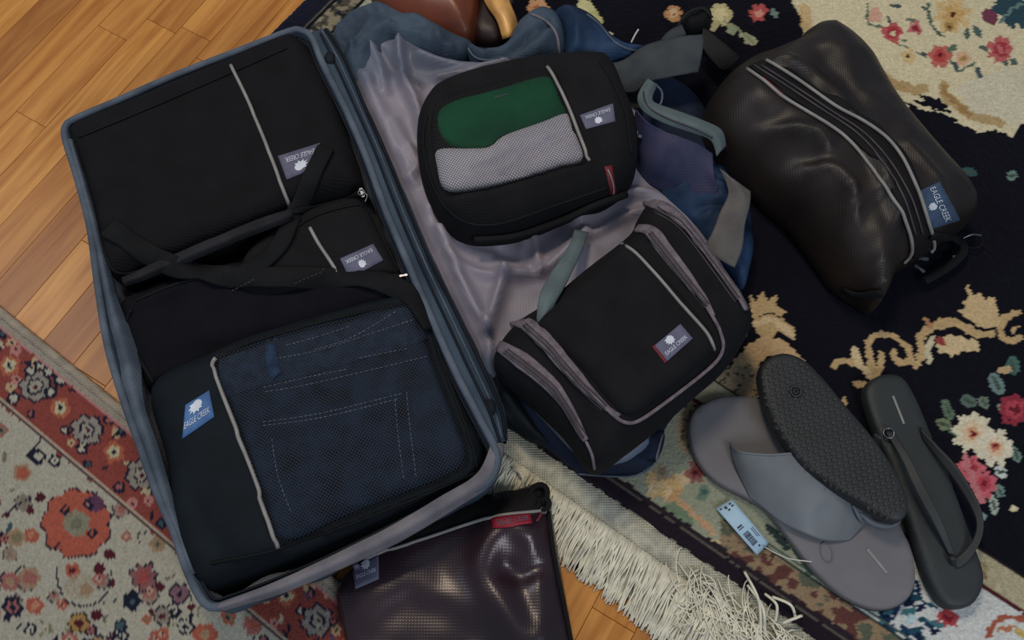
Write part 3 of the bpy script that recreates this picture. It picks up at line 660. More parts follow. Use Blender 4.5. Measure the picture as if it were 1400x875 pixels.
    # flowers along the top edge
    K.flower(921, 18, 12, 6, [(1, (206, 150, 96)), (.5, (224, 190, 140)), (.2, (150, 60, 40))], 1); K.flower(985, 20, 17, 6, [(1, (198, 184, 130)), (.5, (222, 206, 150))], 1.4); K.flower(1037, 17, 13, 6, [(1, (190, 80, 76)), (.4, (226, 150, 130))], 1.2); K.leaf(1000, 40, 20, 13, 1.3, (150, 160, 124)); K.leaf(1023, 53, 28, 12, .5, (176, 178, 140)); K.leaf(1058, 18, 14, 9, 1.0, (120, 140, 130)); K.leaf(978, 36, 18, 8, 2.4, (180, 170, 120)); K.stroke([(990, 28), (1012, 42), (1030, 58)], 3, (150, 150, 110))
    K.flower(735, 12, 16, 6, [(1, (214, 160, 110)), (.4, (190, 110, 60))], 1.2); K.flower(800, 14, 14, 6, [(1, (206, 200, 140))], 1.2); K.flower(812, 26, 11, 5, [(1, (190, 186, 120))], 1.2); K.flower(833, 55, 10, 5, [(1, (206, 200, 150))], 1.2); K.stroke([(797, 18), (815, 30), (826, 48), (838, 60)], 4, (170, 160, 110))
    for u, v in ((690, 0), (1100, 330), (1120, 200)): K.flower(u, v, 8, 5, [(1, (60, 60, 70))], 1.2)
    # cool flower field band between navy and the outer guard
    grn = (146, 150, 128); I = np.nonzero(d < dr + wj * .5)[0]
    t = np.clip((K.U[I] - 1080) / 160, 0, 1)[:, None]; K.C[I] = np.array(lin((150, 154, 130))) * (1 - t) + np.array(lin((206, 208, 204))) * t
    def at(s, dd): q = o2 + r2x * s + r2n * dd; return topx(q[0], q[1], ZR)
    K.A = .62
    for k in range(75):
        u, v = at(R.uniform(0.1, 1.5), R.uniform(db * 1.3, dr * .92)); tt = R.random()
        if u > 1180: continue
        if u > 1000 and tt < .3: continue
        if tt < .35: K.leaf(u, v, R.uniform(12, 26), R.uniform(6, 11), R.random() * 3, R.choice([(104, 118, 92), (84, 104, 88), (128, 132, 100)]))
        elif tt < .6: K.flower(u, v, R.uniform(8, 15), 6, [(1, R.choice([(186, 150, 104), (176, 134, 92), (200, 176, 140)])), (.4, (150, 96, 62))], 1.4, R.random(), .35)
        else: K.leaf(u, v, R.uniform(8, 14), 4, R.random() * 3, (60, 74, 66))
    K.A = .85
    for k in range(14): K.ell(918 + R.uniform(-28, 22), 662 + R.uniform(-14, 18), R.uniform(7, 13), R.uniform(4, 8), R.random() * 3, R.choice([(206, 168, 104), (190, 146, 90), (214, 186, 140)]), 1.4)
    K.flower(905, 645, 12, 6, [(1, (150, 128, 104)), (.5, (120, 106, 84))], 1); K.flower(952, 646, 16, 6, [(1, (136, 72, 72)), (.6, (112, 40, 48)), (.25, (60, 18, 26))], 1.4); K.flower(962, 674, 11, 5, [(1, (92, 122, 108)), (.5, (50, 90, 84))], 1.2)
    for u, v in ((932, 690), (945, 700), (958, 712), (970, 722)): K.leaf(u, v, 30, 9, .8, (196, 152, 108))
    K.poly([(905, 690), (925, 688), (950, 712), (940, 728), (918, 712)], (104, 130, 100), 1); K.flower(1000, 742, 13, 6, [(1, (96, 108, 78)), (.5, (130, 136, 100))], 1); K.flower(975, 746, 10, 5, [(1, (206, 180, 130))], 1)
    K.A = 1.0
    K.poly([(926, 610), (926, 575), (944, 540), (975, 514), (1010, 500), (1050, 500), (1060, 540), (1000, 545), (962, 560), (944, 590), (940, 625)], (170, 146, 112), 1.2)
    for k in range(240): K.ell(930 + R.uniform(0, 115), 500 + R.uniform(0, 110), 2.6, 1.6, R.random() * 3, R.choice([(60, 52, 46), (90, 78, 64), (196, 168, 126)]))
    K.stroke([(1050, 718), (1066, 736), (1074, 748)], 8, (44, 60, 56), 1.6); K.stroke([(1086, 750), (1100, 770), (1106, 786)], 9, (84, 104, 84), 1.4); K.stroke([(1140, 790), (1152, 806), (1162, 824)], 8, (26, 50, 66), 1.6)
    for k in range(44): K.leaf(1242 + R.uniform(-40, 40), 834 + R.uniform(-34, 40), R.uniform(14, 26), R.uniform(6, 11), R.random() * 3, R.choice([(20, 44, 78), (26, 74, 92), (24, 56, 92), (56, 116, 126), (18, 34, 64)]))
    K.ell(1245, 846, 6, 8, .2, (170, 200, 206), 1); K.flower(1296, 846, 14, 6, [(1, (176, 60, 66)), (.5, (130, 20, 36))], 1.8); K.stroke([(1352, 868), (1362, 850), (1380, 844), (1400, 846)], 8, (166, 84, 60), 1.6); K.stroke([(1366, 862), (1384, 858)], 6, (190, 120, 80), 1.6); K.leaf(1395, 866, 22, 10, .4, (200, 170, 90))
    m = (d > dr - .003 + wj * .3) & (d < dr + .0015 + wj * .3); K.C[m] = lin((84, 30, 36))
    m = (d > dr + .0015) & (d < dn + wj * .4); K.C[m] = lin((178, 168, 134))
    for k in range(120):
        s = R.uniform(.1, 1.6); u, v = at(s, (dr + dn) / 2 + R.uniform(-.008, .008)); K.leaf(u, v, 16, 6, R.random() * 3, R.choice([(150, 138, 98), (190, 176, 140), (140, 110, 84)]))
    m = (d > dn) & (d < dn + .002); K.C[m] = lin((48, 38, 40))
    # guard stripes near the fringe
    g = np.clip((K.U - 940) / 120, 0, 1); m = (d < db * 1.75) & (K.U > 985); nz = fbm(K.X * 90, K.Y * 90, 3, 2)
    a = (m & (d > .016)); K.C[a] = np.where((nz[a] > .12)[:, None], lin((98, 58, 52)), np.where((nz[a] > -.2)[:, None], lin((146, 122, 92)), lin((90, 96, 78))))
    for lo, hi, c in ((.0, .0165, (34, 26, 36)), (.0165, .0185, (92, 86, 78)), (.0185, .024, (44, 34, 42))):
        m = (d + wj * .5 > lo) & (d + wj * .5 <= hi); K.C[m] = lin(c)
    m = (d > db * 1.75) & (d < db * 1.75 + .004) & (K.U > 990); K.C[m] = lin((34, 52, 50)); m = (d > db * 1.75 + .006) & (d < db * 1.75 + .008) & (K.U > 990); K.C[m] = lin((70, 92, 84))
    # bands along the left side
    e = gx; m = (e < .03); K.C[m] = lin((24, 26, 44))
    m = (e > .03) & (e < .033); K.C[m] = lin((92, 92, 84)); m = (e > .033) & (e < .037); K.C[m] = lin((18, 18, 26))
    m = (e > .037) & (e < .064); q = fbm(K.X * 120, K.Y * 120, 8, 2)[m]; K.C[m] = np.where((q > .1)[:, None], lin((150, 140, 116)), np.where((q > -.2)[:, None], lin((84, 80, 70)), lin((36, 40, 50))))
    m = (e > .064) & (e < .068); K.C[m] = lin((20, 20, 28)); m = (e > .068) & (e < .15) & (gy > dn); q = fbm(K.X * 60, K.Y * 60, 18, 2)[m]; K.C[m] = np.where((q > .15)[:, None], lin((176, 184, 166)), np.where((q > -.15)[:, None], lin((120, 140, 130)), lin((110, 104, 70))))
    j = 0.88 + 0.24 * np.random.RandomState(2).rand(len(X)); g_ = K.C.mean(1, keepdims=True)
    return (K.C * .88 + g_ * .12) * 0.92 * j[:, None]
rug2 = rug('fringed_rug', o2, r2x, r2n, 1.55, 1.45, 0.0024, ZR, paint2, 'navy wool rug with cream floral medallion and long cream fringe, right side', 0.01)
# flat woven end and knotted fringe strands
def at2(s, d, z): q = o2 + r2x * s + r2n * d; return (q[0], q[1], z)
Lf = 1.5; s_lo = (np.array(W(640, 560, 0))[:2] - o2).dot(r2x)
KW = 0.029
V = []; F = []; n = 150
for i in range(n + 1):
    s = s_lo + (Lf - s_lo) * i / n
    for k, (dd, z) in enumerate(((0.002, .001), (0.002, .0068), (-KW * .5, .0062), (-KW, .0045), (-KW, .001))): V.append(at2(s, dd - (0.001 * math.sin(i * .7) if k > 1 else 0), z))
for i in range(n):
    for k in range(5): F.append((i * 5 + k, (i + 1) * 5 + k, (i + 1) * 5 + (k + 1) % 5, i * 5 + (k + 1) % 5))
mesh('woven_end', V, F, M['kelim'], rug2)
R = random.Random(4); V = []; F = []
def strand(s, L, lean, z0, amp):
    global V, F
    C = []; m = 7; ph = R.random() * 6; zz = 0.0045
    for i in range(m + 1):
        t = i / m; zt = z0 * math.sin(math.pi * min(1, t * 1.15)) + 0.0045 * (1 - t) + .0012 + z0 * .25
        C.append(at2(s + lean * t + amp * math.sin(ph + t * 4.5) * t, -KW + .003 - L * t, zt))
    r = 0.0009 + R.random() * 0.0006; v, f = tube_geo(C, np.array([r * (1.15 - .5 * i / m) for i in range(m + 1)]), 5); o = len(V); V += list(v); F += [tuple(q + o for q in g) for g in f]
s = s_lo + .02
while s < 1.42:
    far = min(1.0, max(0.0, (s - s_lo) / .3))
    for k in range(3): strand(s + R.uniform(-.001, .001), R.uniform(.048, .070) * (.75 + .25 * far), R.gauss(.006, .007), R.uniform(.001, .007), R.uniform(0, .0028))
    s += .0012
# a wild tuft where the strands cross over the rug edge
cxs = (np.array(W(1040, 800, 0))[:2] - o2).dot(r2x)
for k in range(320):
    s = cxs + max(-.06, min(.12, R.gauss(.02, .05))); a = R.uniform(-1.4, 1.4); L = R.uniform(.025, .045); C = []
    d0 = R.uniform(-KW - .02, -.012)
    for i in range(9):
        t = i / 8; aa = a + 1.7 * math.sin(k) * t; C.append(at2(s + math.sin(aa) * L * t, d0 - math.cos(aa) * L * .6 * t + .010 * math.sin(t * 3 + k), .006 + .010 * math.sin(math.pi * t)))
    v, f = tube_geo(C, .00075, 5); o = len(V); V += list(v); F += [tuple(q + o for q in g) for g in f]
for k, (x, y, x2, y2) in enumerate(((1040, 870, 1018, 782), (1046, 868, 1022, 800), (1060, 850, 1046, 812), (1088, 846, 1056, 816), (1096, 842, 1070, 852), (700, 640, 716, 668))):
    a, b = W(x, y, .012), W(x2, y2, .016); m_ = (a + b) / 2 + Vector((.004, .002, .01)); C = catmull([tuple(a), tuple(m_), tuple(b)], 6); v, f = tube_geo(C, .0016, 5); o = len(V); V += list(v); F += [tuple(q + o for q in g) for g in f]
fr = mesh('fringe', V, F, M['fringe'], rug2); tag(fr, kind='stuff')

# ================================================================ SUITCASE
case = thing('suitcase', 'open soft grey-blue suitcase packed with black cubes, its lavender-lined lid folded flat to the right', 'suitcase', (400, 440), 0.008)
ZR1 = 0.090
rim = [(88, 176), (100, 164), (160, 138), (240, 103), (330, 68), (398, 42), (414, 42), (428, 52), (442, 86), (474, 150), (501, 212), (529, 288), (560, 362), (592, 437), (624, 508), (654, 566), (678, 612), (680, 638), (664, 662), (610, 690), (530, 732), (440, 776), (370, 806), (315, 826), (294, 832), (276, 822), (255, 780), (238, 730), (213, 672), (190, 608), (166, 540), (146, 470), (133, 390), (122, 310), (104, 240), (90, 196)]
rc = resample(Wn(catmull(rim, 6, True), ZR1), 0.008, closed=True)
def ringdir(r):
    t = np.roll(r, -1, 0) - np.roll(r, 1, 0); t /= np.linalg.norm(t, axis=1)[:, None]; q = np.stack([t[:, 1], -t[:, 0]], 1)
    return q if inside(np.array([r[0, 0] + q[0, 0] * .01]), np.array([r[0, 1] + q[0, 1] * .01]), r)[0] else -q
ri = ringdir(rc); n = len(rc); V = []; F = []; zf = 0.012
arc = np.arange(n)
prof = [(0.012, zf), (0.002, zf + .012), (-0.001, .05), (0.0, .086), (0.003, .090), (0.006, .086), (0.007, .05), (0.011, zf + .012), (0.02, zf + .006)]
for a, z in prof:
    wob = .0022 * np.sin(arc * .9) * np.sin(arc * .23 + z * 40) if 0.02 < z < .085 else 0
    q = rc + ri * (a + np.asarray(wob)).reshape(-1, 1) if np.ndim(wob) else rc + ri * a
    for k in range(n): V.append((q[k, 0], q[k, 1], z))
for r in range(len(prof) - 1):
    for k in range(n): F.append((r * n + k, r * n + (k + 1) % n, (r + 1) * n + (k + 1) % n, (r + 1) * n + k))
c = rc.mean(0); V.append((c[0], c[1], zf + .006)); V.append((c[0], c[1], zf)); b = (len(prof) - 1) * n
for k in range(n): F.append((b + k, b + (k + 1) % n, len(V) - 2)); F.append(((k + 1) % n, k, len(V) - 1))
reg('shell', V, F); mesh('shell', V, F, M['steel'], case)
# lining inside the walls
V = []; F = []
for j, (a, z) in enumerate(((.0075, .082), (.012, .07), (.015, .05), (.022, .03), (.03, .02))):
    wob = (.0035 * np.sin(arc * .31 + j) + .002 * np.sin(arc * .83 + j * 2)) * (1 if 0 < j < 4 else .2); q = rc + ri * (a + wob).reshape(-1, 1)
    for k in range(n): V.append((q[k, 0], q[k, 1], z))
for r in range(4):
    for k in range(n): F.append((r * n + k, r * n + (k + 1) % n, (r + 1) * n + (k + 1) % n, (r + 1) * n + k))
mesh('wall_lining', V, F, fabric('wall_lining_cloth', (98, 98, 106), (72, 76, 84), 0.75, 0.0024, 0.4, nscale=18), case)
Cc = np.column_stack([rc + ri * .001, np.full(n, ZR1 + .001)]); v, f = tube_geo(Cc, 0.0042, 8, True); mesh('rim_binding', v, f, M['rim'], case)
Cc = np.column_stack([rc + ri * .008, np.full(n, ZR1 - .003)]); v, f = tube_geo(Cc, 0.0016, 6, True); mesh('rim_zip_coil', v, f, M['navyzip'], case)
# broad folded binding along the bottom edge, and the left wall piping
loft('bottom_binding', [[(298, 827, .093), (374, 797, .094), (454, 760, .095), (530, 722, .096), (600, 681, .096), (652, 648, .094), (672, 606, .09)],
                        [(297, 831, .096), (380, 804, .097), (460, 769, .099), (538, 731, .1), (612, 688, .1), (666, 650, .096), (681, 606, .091)],
                        [(298, 836, .088), (384, 811, .087), (466, 777, .087), (546, 740, .087), (620, 696, .087), (676, 656, .087), (689, 608, .086)]], M['rimgrey'], case, n=60, across=5, th=.002, noise=(.001, 60))
loft('left_piping', [[(92, 190, .088), (108, 250, .088), (128, 330, .088), (142, 410, .086), (160, 480, .088), (172, 545, .088), (196, 620, .088), (222, 700, .088), (258, 790, .086)],
                     [(96, 190, .094), (113, 250, .094), (134, 330, .094), (150, 408, .094), (170, 478, .095), (184, 545, .095), (208, 620, .094), (233, 700, .093), (264, 786, .092)],
                     [(101, 192, .084), (119, 250, .082), (142, 330, .080), (160, 406, .080), (190, 480, .078), (196, 548, .086), (219, 620, .086), (242, 700, .086), (270, 782, .086)]], M['rim'], case, n=70, across=5, th=.002, noise=(.001, 50))
# --- lid, folded out to the right: outer shell, hinge gusset, lining, rolled walls
shell_o = [(500, 24), (560, 44), (640, 66), (700, 40), (750, 26), (800, 34), (850, 66), (900, 96), (950, 130), (985, 190), (1016, 250), (1028, 320), (1012, 390), (1016, 450), (965, 520), (912, 580), (895, 628), (860, 646), (800, 648), (748, 612), (706, 590), (684, 570), (640, 470), (590, 340), (530, 200), (480, 90)]
puff('lid_shell', shell_o, .011, .022, .034, .02, M['darkblue'], case, sp=.007, bump=(.003, 22), key='lidshell')
lin_o = [(464, 66), (500, 50), (560, 56), (610, 80), (650, 88), (720, 88), (800, 92), (850, 120), (880, 180), (882, 240), (912, 270), (960, 320), (1000, 390), (996, 440), (940, 530), (900, 580), (885, 612), (850, 636), (800, 630), (740, 570), (690, 520), (662, 520), (640, 475), (600, 390), (560, 300), (520, 210), (480, 120)]
folds = [([(548, 66), (552, 110), (572, 155), (580, 190)], 9, .020), ([(575, 82), (620, 92), (690, 96)], 12, .014), ([(600, 112), (650, 106), (700, 96)], 9, .012), ([(500, 110), (530, 180), (566, 262), (600, 335)], 12, .010),
         ([(540, 170), (575, 240), (590, 290)], 9, .007), ([(604, 320), (632, 390), (664, 452)], 9, .014), ([(690, 372), (676, 420), (666, 456)], 8, .014), ([(666, 456), (668, 490), (664, 520)], 7, .010), ([(690, 376), (740, 372), (790, 330), (800, 318)], 8, .010),
         ([(728, 312), (734, 345), (738, 376)], 6, .008), ([(640, 330), (700, 350), (736, 372)], 8, -.004), ([(790, 300), (850, 270), (905, 268), (940, 290)], 10, .012), ([(800, 330), (850, 300), (900, 285)], 7, .006), ([(560, 205), (575, 228), (560, 250)], 6, .006), ([(545, 240), (570, 256)], 5, .005),
         ([(480, 70), (500, 130), (540, 210)], 8, .008), ([(620, 400), (648, 460), (660, 500)], 8, .007), ([(520, 70), (540, 96), (575, 118)], 7, -.008), ([(505, 60), (520, 90), (528, 130)], 7, .008), ([(610, 350), (650, 372), (680, 376)], 7, .005), ([(880, 600), (860, 620), (830, 628)], 8, .006)]
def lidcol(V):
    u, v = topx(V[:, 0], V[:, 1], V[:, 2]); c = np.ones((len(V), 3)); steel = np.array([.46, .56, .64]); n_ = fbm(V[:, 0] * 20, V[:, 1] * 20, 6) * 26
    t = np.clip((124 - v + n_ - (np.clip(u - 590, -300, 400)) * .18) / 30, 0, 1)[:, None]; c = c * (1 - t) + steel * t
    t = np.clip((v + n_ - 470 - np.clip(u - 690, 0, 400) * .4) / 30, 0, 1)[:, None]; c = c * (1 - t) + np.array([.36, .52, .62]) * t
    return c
mlin = fabric('lid_lining_cloth', (154, 147, 160), (130, 124, 138), 0.5, 0.003, 0.16, nscale=8, sheen=0.1, spec=0.45, attr=True)
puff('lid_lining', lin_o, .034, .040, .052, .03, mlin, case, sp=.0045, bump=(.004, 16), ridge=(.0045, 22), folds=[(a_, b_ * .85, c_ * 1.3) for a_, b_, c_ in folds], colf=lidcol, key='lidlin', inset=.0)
LID = ['lidlin', 'lidshell']
# hinge gusset between tray and lid
A_ = [(426, 44), (442, 82), (474, 148), (501, 210), (529, 286), (560, 360), (592, 435), (624, 506), (654, 564), (677, 608)]
GW = [.62, .9, .78, .8, .9, .92, 1.1, 1.18, 1.0, .45]
def gl(o, z, dy=0): return [(a[0] + o * g_, a[1] - dy, z) for a, g_ in zip(A_, GW)]
def gp(o): return [(a[0] + o * g_, a[1] - 3) for a, g_ in zip(A_, GW)]
loft('hinge_gusset', [gl(0, .087), gl(12, .084, 2), gl(25, .070, 4), gl(35, .046, 5)], M['steel'], case, n=90, across=6, th=.002, noise=(.0015, 40), key='gus')
pipe('hinge_zip', gp(13), .0016, ['gus'], M['navyzip'], case)
pipe('hinge_piping', gp(21), .0011, ['gus'], M['rim'], case)
pipe('hinge_seam', gp(29), .0022, ['gus', 'lidlin'], M['navyzip'], case)
for x, y, rr in ((451, 80, .006), (670, 557, .006)):
    h, nn = hit(x, y, ['gus'], .08); C = [(h.x + rr * 1.1 * math.cos(a), h.y + rr * 1.5 * math.sin(a), h.z + .001) for a in np.linspace(0, 6.283, 20, endpoint=False)]
    mesh('eyelet', C + [(a, b, c_ + .003) for a, b, c_ in [((p[0] - h.x) * .8 + h.x, (p[1] - h.y) * .8 + h.y, p[2]) for p in C]], [tuple(range(20, 40))] + [(k, (k + 1) % 20, 20 + (k + 1) % 20, 20 + k) for k in range(20)], M['navyzip'], case)
# crumpled cloth at the top-left corner of the lid
puff('lid_corner_fold', [(455, 55), (478, 22), (520, 6), (560, 20), (620, 45), (648, 66), (620, 84), (570, 72), (545, 60), (520, 78), (500, 120), (478, 110)], .03, .045, .062, .02, M['steel'], case, sp=.004, bump=(.007, 34), ridge=(.008, 42), folds=[([(470, 80), (490, 50), (512, 28)], 6, .009), ([(500, 100), (508, 60), (530, 34)], 6, .008), ([(540, 40), (590, 58), (630, 70)], 7, .008), ([(520, 62), (545, 48), (570, 52)], 5, -.008)], key='cornerfold')
# rolled top wall of the lid
puff('lid_top_wall', [(640, 64), (662, 76), (690, 68), (708, 38), (735, 22), (758, 24), (770, 44), (772, 80), (752, 92), (720, 98), (690, 100), (660, 90), (645, 80)], .03, .055, .085, .022, M['steel'], case, sp=.004, bump=(.005, 34), ridge=(.005, 36), folds=[([(660, 84), (700, 68), (735, 40), (752, 30)], 6, -.010), ([(700, 92), (730, 70), (750, 50)], 9, .008), ([(650, 70), (672, 78), (700, 74)], 5, .005)], key='topwall')
pipe('wall_piping', [(641, 66), (650, 78), (668, 82), (690, 78)], .0014, ['topwall', 'lidlin'], M['rim'], case)
pipe('wall_piping', [(726, 20), (748, 30), (760, 48), (764, 70), (768, 84)], .0018, ['topwall'], M['rimgrey'], case)
puff('lid_blue_panel', [(756, 24), (778, 16), (802, 22), (818, 34), (834, 52), (852, 64), (884, 72), (880, 84), (850, 88), (810, 92), (772, 90), (768, 50)], .03, .05, .074, .02, M['blue'], case, sp=.004, bump=(.005, 34), ridge=(.005, 36), folds=[([(790, 84), (830, 80), (870, 80)], 7, -.012), ([(775, 30), (790, 50), (792, 80)], 8, .006)], key='bluetop')
pipe('blue_panel_edge', [(802, 20), (820, 34), (836, 54), (856, 66), (884, 72)], .0012, ['bluetop'], M['rim'], case)
# right-hand side wall with its zip, cloth gathered below it
loft('lid_side_wall', [[(870, 150, .098), (884, 166, .098), (915, 182, .097), (950, 196, .095), (974, 210, .09)], [(868, 160, .088), (884, 180, .090), (915, 202, .089), (950, 222, .085), (976, 240, .08)], [(866, 190, .068), (880, 212, .072), (912, 236, .070), (948, 254, .068), (982, 262, .062)], [(866, 225, .050), (885, 250, .046), (918, 268, .048), (950, 282, .048), (984, 290, .044)]],
     fabric('side_wall_cloth', (66, 64, 90), (36, 44, 72), 0.6, 0.0024, 0.35, nscale=16), case, n=40, across=7, noise=(.002, 40), key='sidewall')
loft('side_zip_tape', [[(886, 108, .085), (876, 122, .09), (872, 138, .096), (882, 154, .099), (912, 170, .099), (948, 182, .097), (972, 192, .093), (980, 214, .086)], [(892, 112, .09), (884, 126, .096), (882, 138, .103), (892, 148, .106), (918, 160, .106), (952, 172, .104), (978, 184, .098), (986, 206, .09)], [(899, 116, .083), (893, 128, .088), (892, 138, .096), (902, 144, .099), (926, 152, .098), (958, 164, .096), (986, 178, .09), (992, 200, .084)]], M['webgreen'], case, n=50, across=5, th=.002, key='sidezip')
pipe('side_zip_coil', [(880, 126), (882, 140), (894, 152), (918, 164), (950, 176), (974, 188)], .0010, ['sidezip'], M['zipdark'], case, off=.0004)
tube('zip_cord', px3([(899, 118, .09), (905, 126, .092), (904, 140, .09), (896, 150, .092)]), .0012, M['rim'], case)
puff('lid_blue_gusset', [(900, 262), (925, 240), (960, 232), (985, 228), (1000, 250), (1014, 290), (1030, 330), (1024, 370), (1016, 392), (1000, 372), (975, 340), (945, 305), (915, 285)], .022, .042, .058, .022, M['blue'], case, sp=.0045, bump=(.005, 30), ridge=(.004, 34), folds=[([(915, 270), (950, 250), (985, 256)], 7, .008), ([(940, 290), (975, 280), (1004, 290)], 6, -.007), ([(1000, 340), (1012, 366)], 6, .006)], key='bluegus')
loft('side_webbing', [[(984, 230, .080), (996, 262, .078), (984, 292, .078), (974, 318, .078), (962, 338, .072)], [(1004, 246, .086), (1014, 270, .086), (1004, 300, .084), (992, 330, .080), (980, 352, .074)], [(1026, 262, .078), (1024, 282, .080), (1018, 306, .080), (1014, 340, .074), (1004, 366, .066)]], M['webwarm'], case, n=30, across=5, th=.002, noise=(.001, 60), key='sideweb')
puff('lid_teal_gusset', [(672, 520), (690, 516), (718, 560), (738, 590), (750, 606), (724, 602), (700, 584), (682, 566)], .02, .034, .05, .014, M['tealblack'], case, sp=.005, bump=(.005, 40), folds=[([(690, 540), (712, 566), (734, 596)], 6, .007)], key='tealgus')
puff('lid_front_flap', [(800, 640), (820, 618), (850, 600), (885, 590), (908, 592), (902, 622), (880, 645), (840, 650)], .012, .026, .044, .014, M['darkblue'], case, sp=.005, bump=(.003, 40), folds=[([(815, 640), (850, 615), (880, 600)], 7, .007), ([(890, 592), (896, 610), (888, 640)], 4, .006)], key='frontflap')
pipe('front_flap_piping', [(906, 590), (900, 610), (894, 636)], .0015, ['frontflap', 'lidshell'], M['rimgrey'], case)
tube('front_flap_cord', px3([(790, 648, .03), (830, 651, .032), (868, 650, .03), (895, 634, .032)]), .001, M['rim'], case)
tube('white_thread_end', px3([(863, 58, .08), (868, 48, .088), (873, 40, .094)]), .0011, M['white'], case)

# ================================================================ PACKING CUBES in the tray
def cube_thing(name, label, cat, px, z, group=None): return thing(name, label, cat, px, z, group)
k1 = thing('packing_cube', 'largest black mesh packing cube, flat square one filling the top of the suitcase tray', 'packing cube', (290, 230), .02)
puff('body', [(100, 186), (118, 172), (200, 138), (300, 96), (390, 58), (412, 60), (430, 80), (448, 112), (472, 172), (494, 236), (494, 264), (460, 274), (410, 288), (380, 302), (320, 328), (260, 352), (190, 378), (162, 384), (146, 360), (134, 300), (116, 240), (100, 200)], .022, .070, .098, .022, M['blackmesh'], k1, bump=(.0022, 10), folds=[([(168, 340), (240, 360), (290, 372)], 10, .004), ([(320, 96), (360, 190), (398, 288)], 5, .0015), ([(250, 110), (280, 210), (330, 320)], 40, .002)], dents=[([(150, 200), (300, 130), (370, 290), (190, 360)], .003, .03)], key='k1')
pipe('zip_piping', [(316, 90), (340, 140), (368, 208), (386, 256), (400, 292)], .0021, ['k1'], M['piping'], k1)
pipe('edge_seam', [(104, 196), (130, 290), (146, 350), (170, 374), (250, 346), (340, 312), (400, 292)], .0016, ['k1'], M['strap'], k1)
pipe('edge_seam', [(108, 188), (200, 150), (320, 98), (392, 66)], .0014, ['k1'], M['strap'], k1)
loft('bottom_roll', [[(170, 392, .088), (240, 366, .092), (310, 336, .096), (370, 312, .098), (398, 300, .096)], [(168, 386, .096), (238, 358, .101), (308, 328, .104), (368, 304, .105), (400, 292, .102)], [(166, 380, .090), (234, 350, .097), (304, 320, .1), (364, 296, .1), (398, 286, .099)]], fabric('grey_black_cloth', (44, 44, 48), (30, 30, 34), .8, .002, .5), k1, n=40, across=5, noise=(.001, 50), key='roll1')  # rolled edge in a greyer, lighter black than the cube body
maker_label(k1, [(424, 236), (390, 246), (379, 216), (437, 196)][::1] if False else [(426, 232), (392, 246), (380, 214), (438, 196)], ['k1'], M['label'], trow=(0.62, 0.82), em=(0.42, 0.34, 0.17), tu=(.1, .86))
k2 = thing('packing_cube', 'small black packing cube with grey label, wedged in mid-tray against the hinge', 'packing cube', (470, 335), .02)
puff('body', [(330, 372), (350, 340), (395, 312), (430, 290), (480, 276), (502, 280), (520, 314), (542, 356), (552, 382), (520, 396), (450, 402), (380, 418), (330, 410)], .022, .064, .090, .02, M['black'], k2, bump=(.003, 16), folds=[([(400, 400), (480, 384), (540, 378)], 8, -.004)], key='k2')
pipe('zip_piping', [(424, 312), (436, 334), (452, 358), (467, 382)], .0021, ['k2'], M['piping'], k2)
maker_label(k2, [(524, 356), (478, 380), (465, 354), (510, 334)], ['k2'], M['label'], trow=(0.62, 0.80), em=(0.52, 0.34, 0.17))
pipe('edge_seam', [(398, 316), (430, 296), (478, 282), (500, 284), (518, 316), (545, 372)], .0015, ['k2'], M['strap'], k2)
zip_pull(k2, 497, 270, .098, 1.9, .012); ringo('pull_ring', 494, 263, .1, .0035, .0008, M['metal'], k2)
k3 = thing('packing_cube', 'soft dark cube of folded clothes between the square cube and the jeans cube', 'packing cube', (300, 430), .02)
puff('body', [(168, 424), (182, 408), (230, 388), (290, 372), (340, 362), (420, 380), (500, 372), (556, 374), (578, 394), (588, 424), (520, 440), (430, 470), (330, 500), (260, 530), (214, 540), (190, 500), (172, 452)], .022, .058, .084, .022, M['garment'], k3, bump=(.004, 14), ridge=(.0015, 22), folds=[([(180, 420), (260, 388), (330, 372)], 6, .005), ([(240, 470), (330, 440), (450, 410)], 14, .003), ([(220, 500), (300, 470)], 8, -.004), ([(470, 400), (540, 388), (575, 400)], 8, .005)], key='k3')
pipe('edge_seam', [(180, 424), (174, 446), (192, 490), (212, 524)], .0018, ['k3'], M['strap'], k3)
pipe('folded_edge', [(186, 412), (240, 390), (300, 374), (340, 366)], .0018, ['k3'], M['strap'], k3)
zip_pull(k3, 546, 378, .088, .2, .009, 'metal', .003); tube('frayed_cord', px3([(520, 378, .09), (532, 376, .092), (545, 378, .092), (552, 390, .09), (548, 398, .09)]), .0009, M['webolive'], k3)

k4 = thing('packing_cube', 'black and teal mesh-topped packing cube holding dark blue jeans, bottom of the suitcase tray', 'packing cube', (430, 620), .02)
jw = [(290, 494), (330, 470), (400, 448), (480, 428), (556, 414), (576, 436), (598, 500), (624, 566), (642, 620), (626, 648), (560, 676), (470, 712), (382, 744), (352, 668), (318, 570)]
puff('body', [(212, 560), (218, 530), (246, 508), (290, 490), (350, 464), (450, 434), (540, 410), (572, 402), (590, 424), (612, 486), (640, 556), (664, 616), (658, 658), (600, 694), (500, 738), (400, 776), (320, 806), (290, 814), (268, 800), (250, 760), (240, 700), (232, 630)], .022, .058, .100, .030, M['tealblack'], k4, bump=(.0022, 12), folds=[([(300, 785), (420, 740), (540, 690), (640, 650)], 8, -.004), ([(238, 600), (262, 680), (300, 760)], 10, -.003), ([(250, 540), (300, 640), (330, 730)], 14, .003)], dents=[(jw, .014, .01)], key='k4')
jeans = thing('folded_jeans', 'folded dark blue jeans with back pocket and belt loop seen through the mesh', 'jeans', (450, 590), .08)
jo = [(296, 498), (330, 476), (400, 454), (480, 434), (552, 420), (570, 438), (592, 500), (618, 568), (636, 618), (620, 642), (556, 670), (468, 706), (386, 738), (358, 668), (322, 570)]
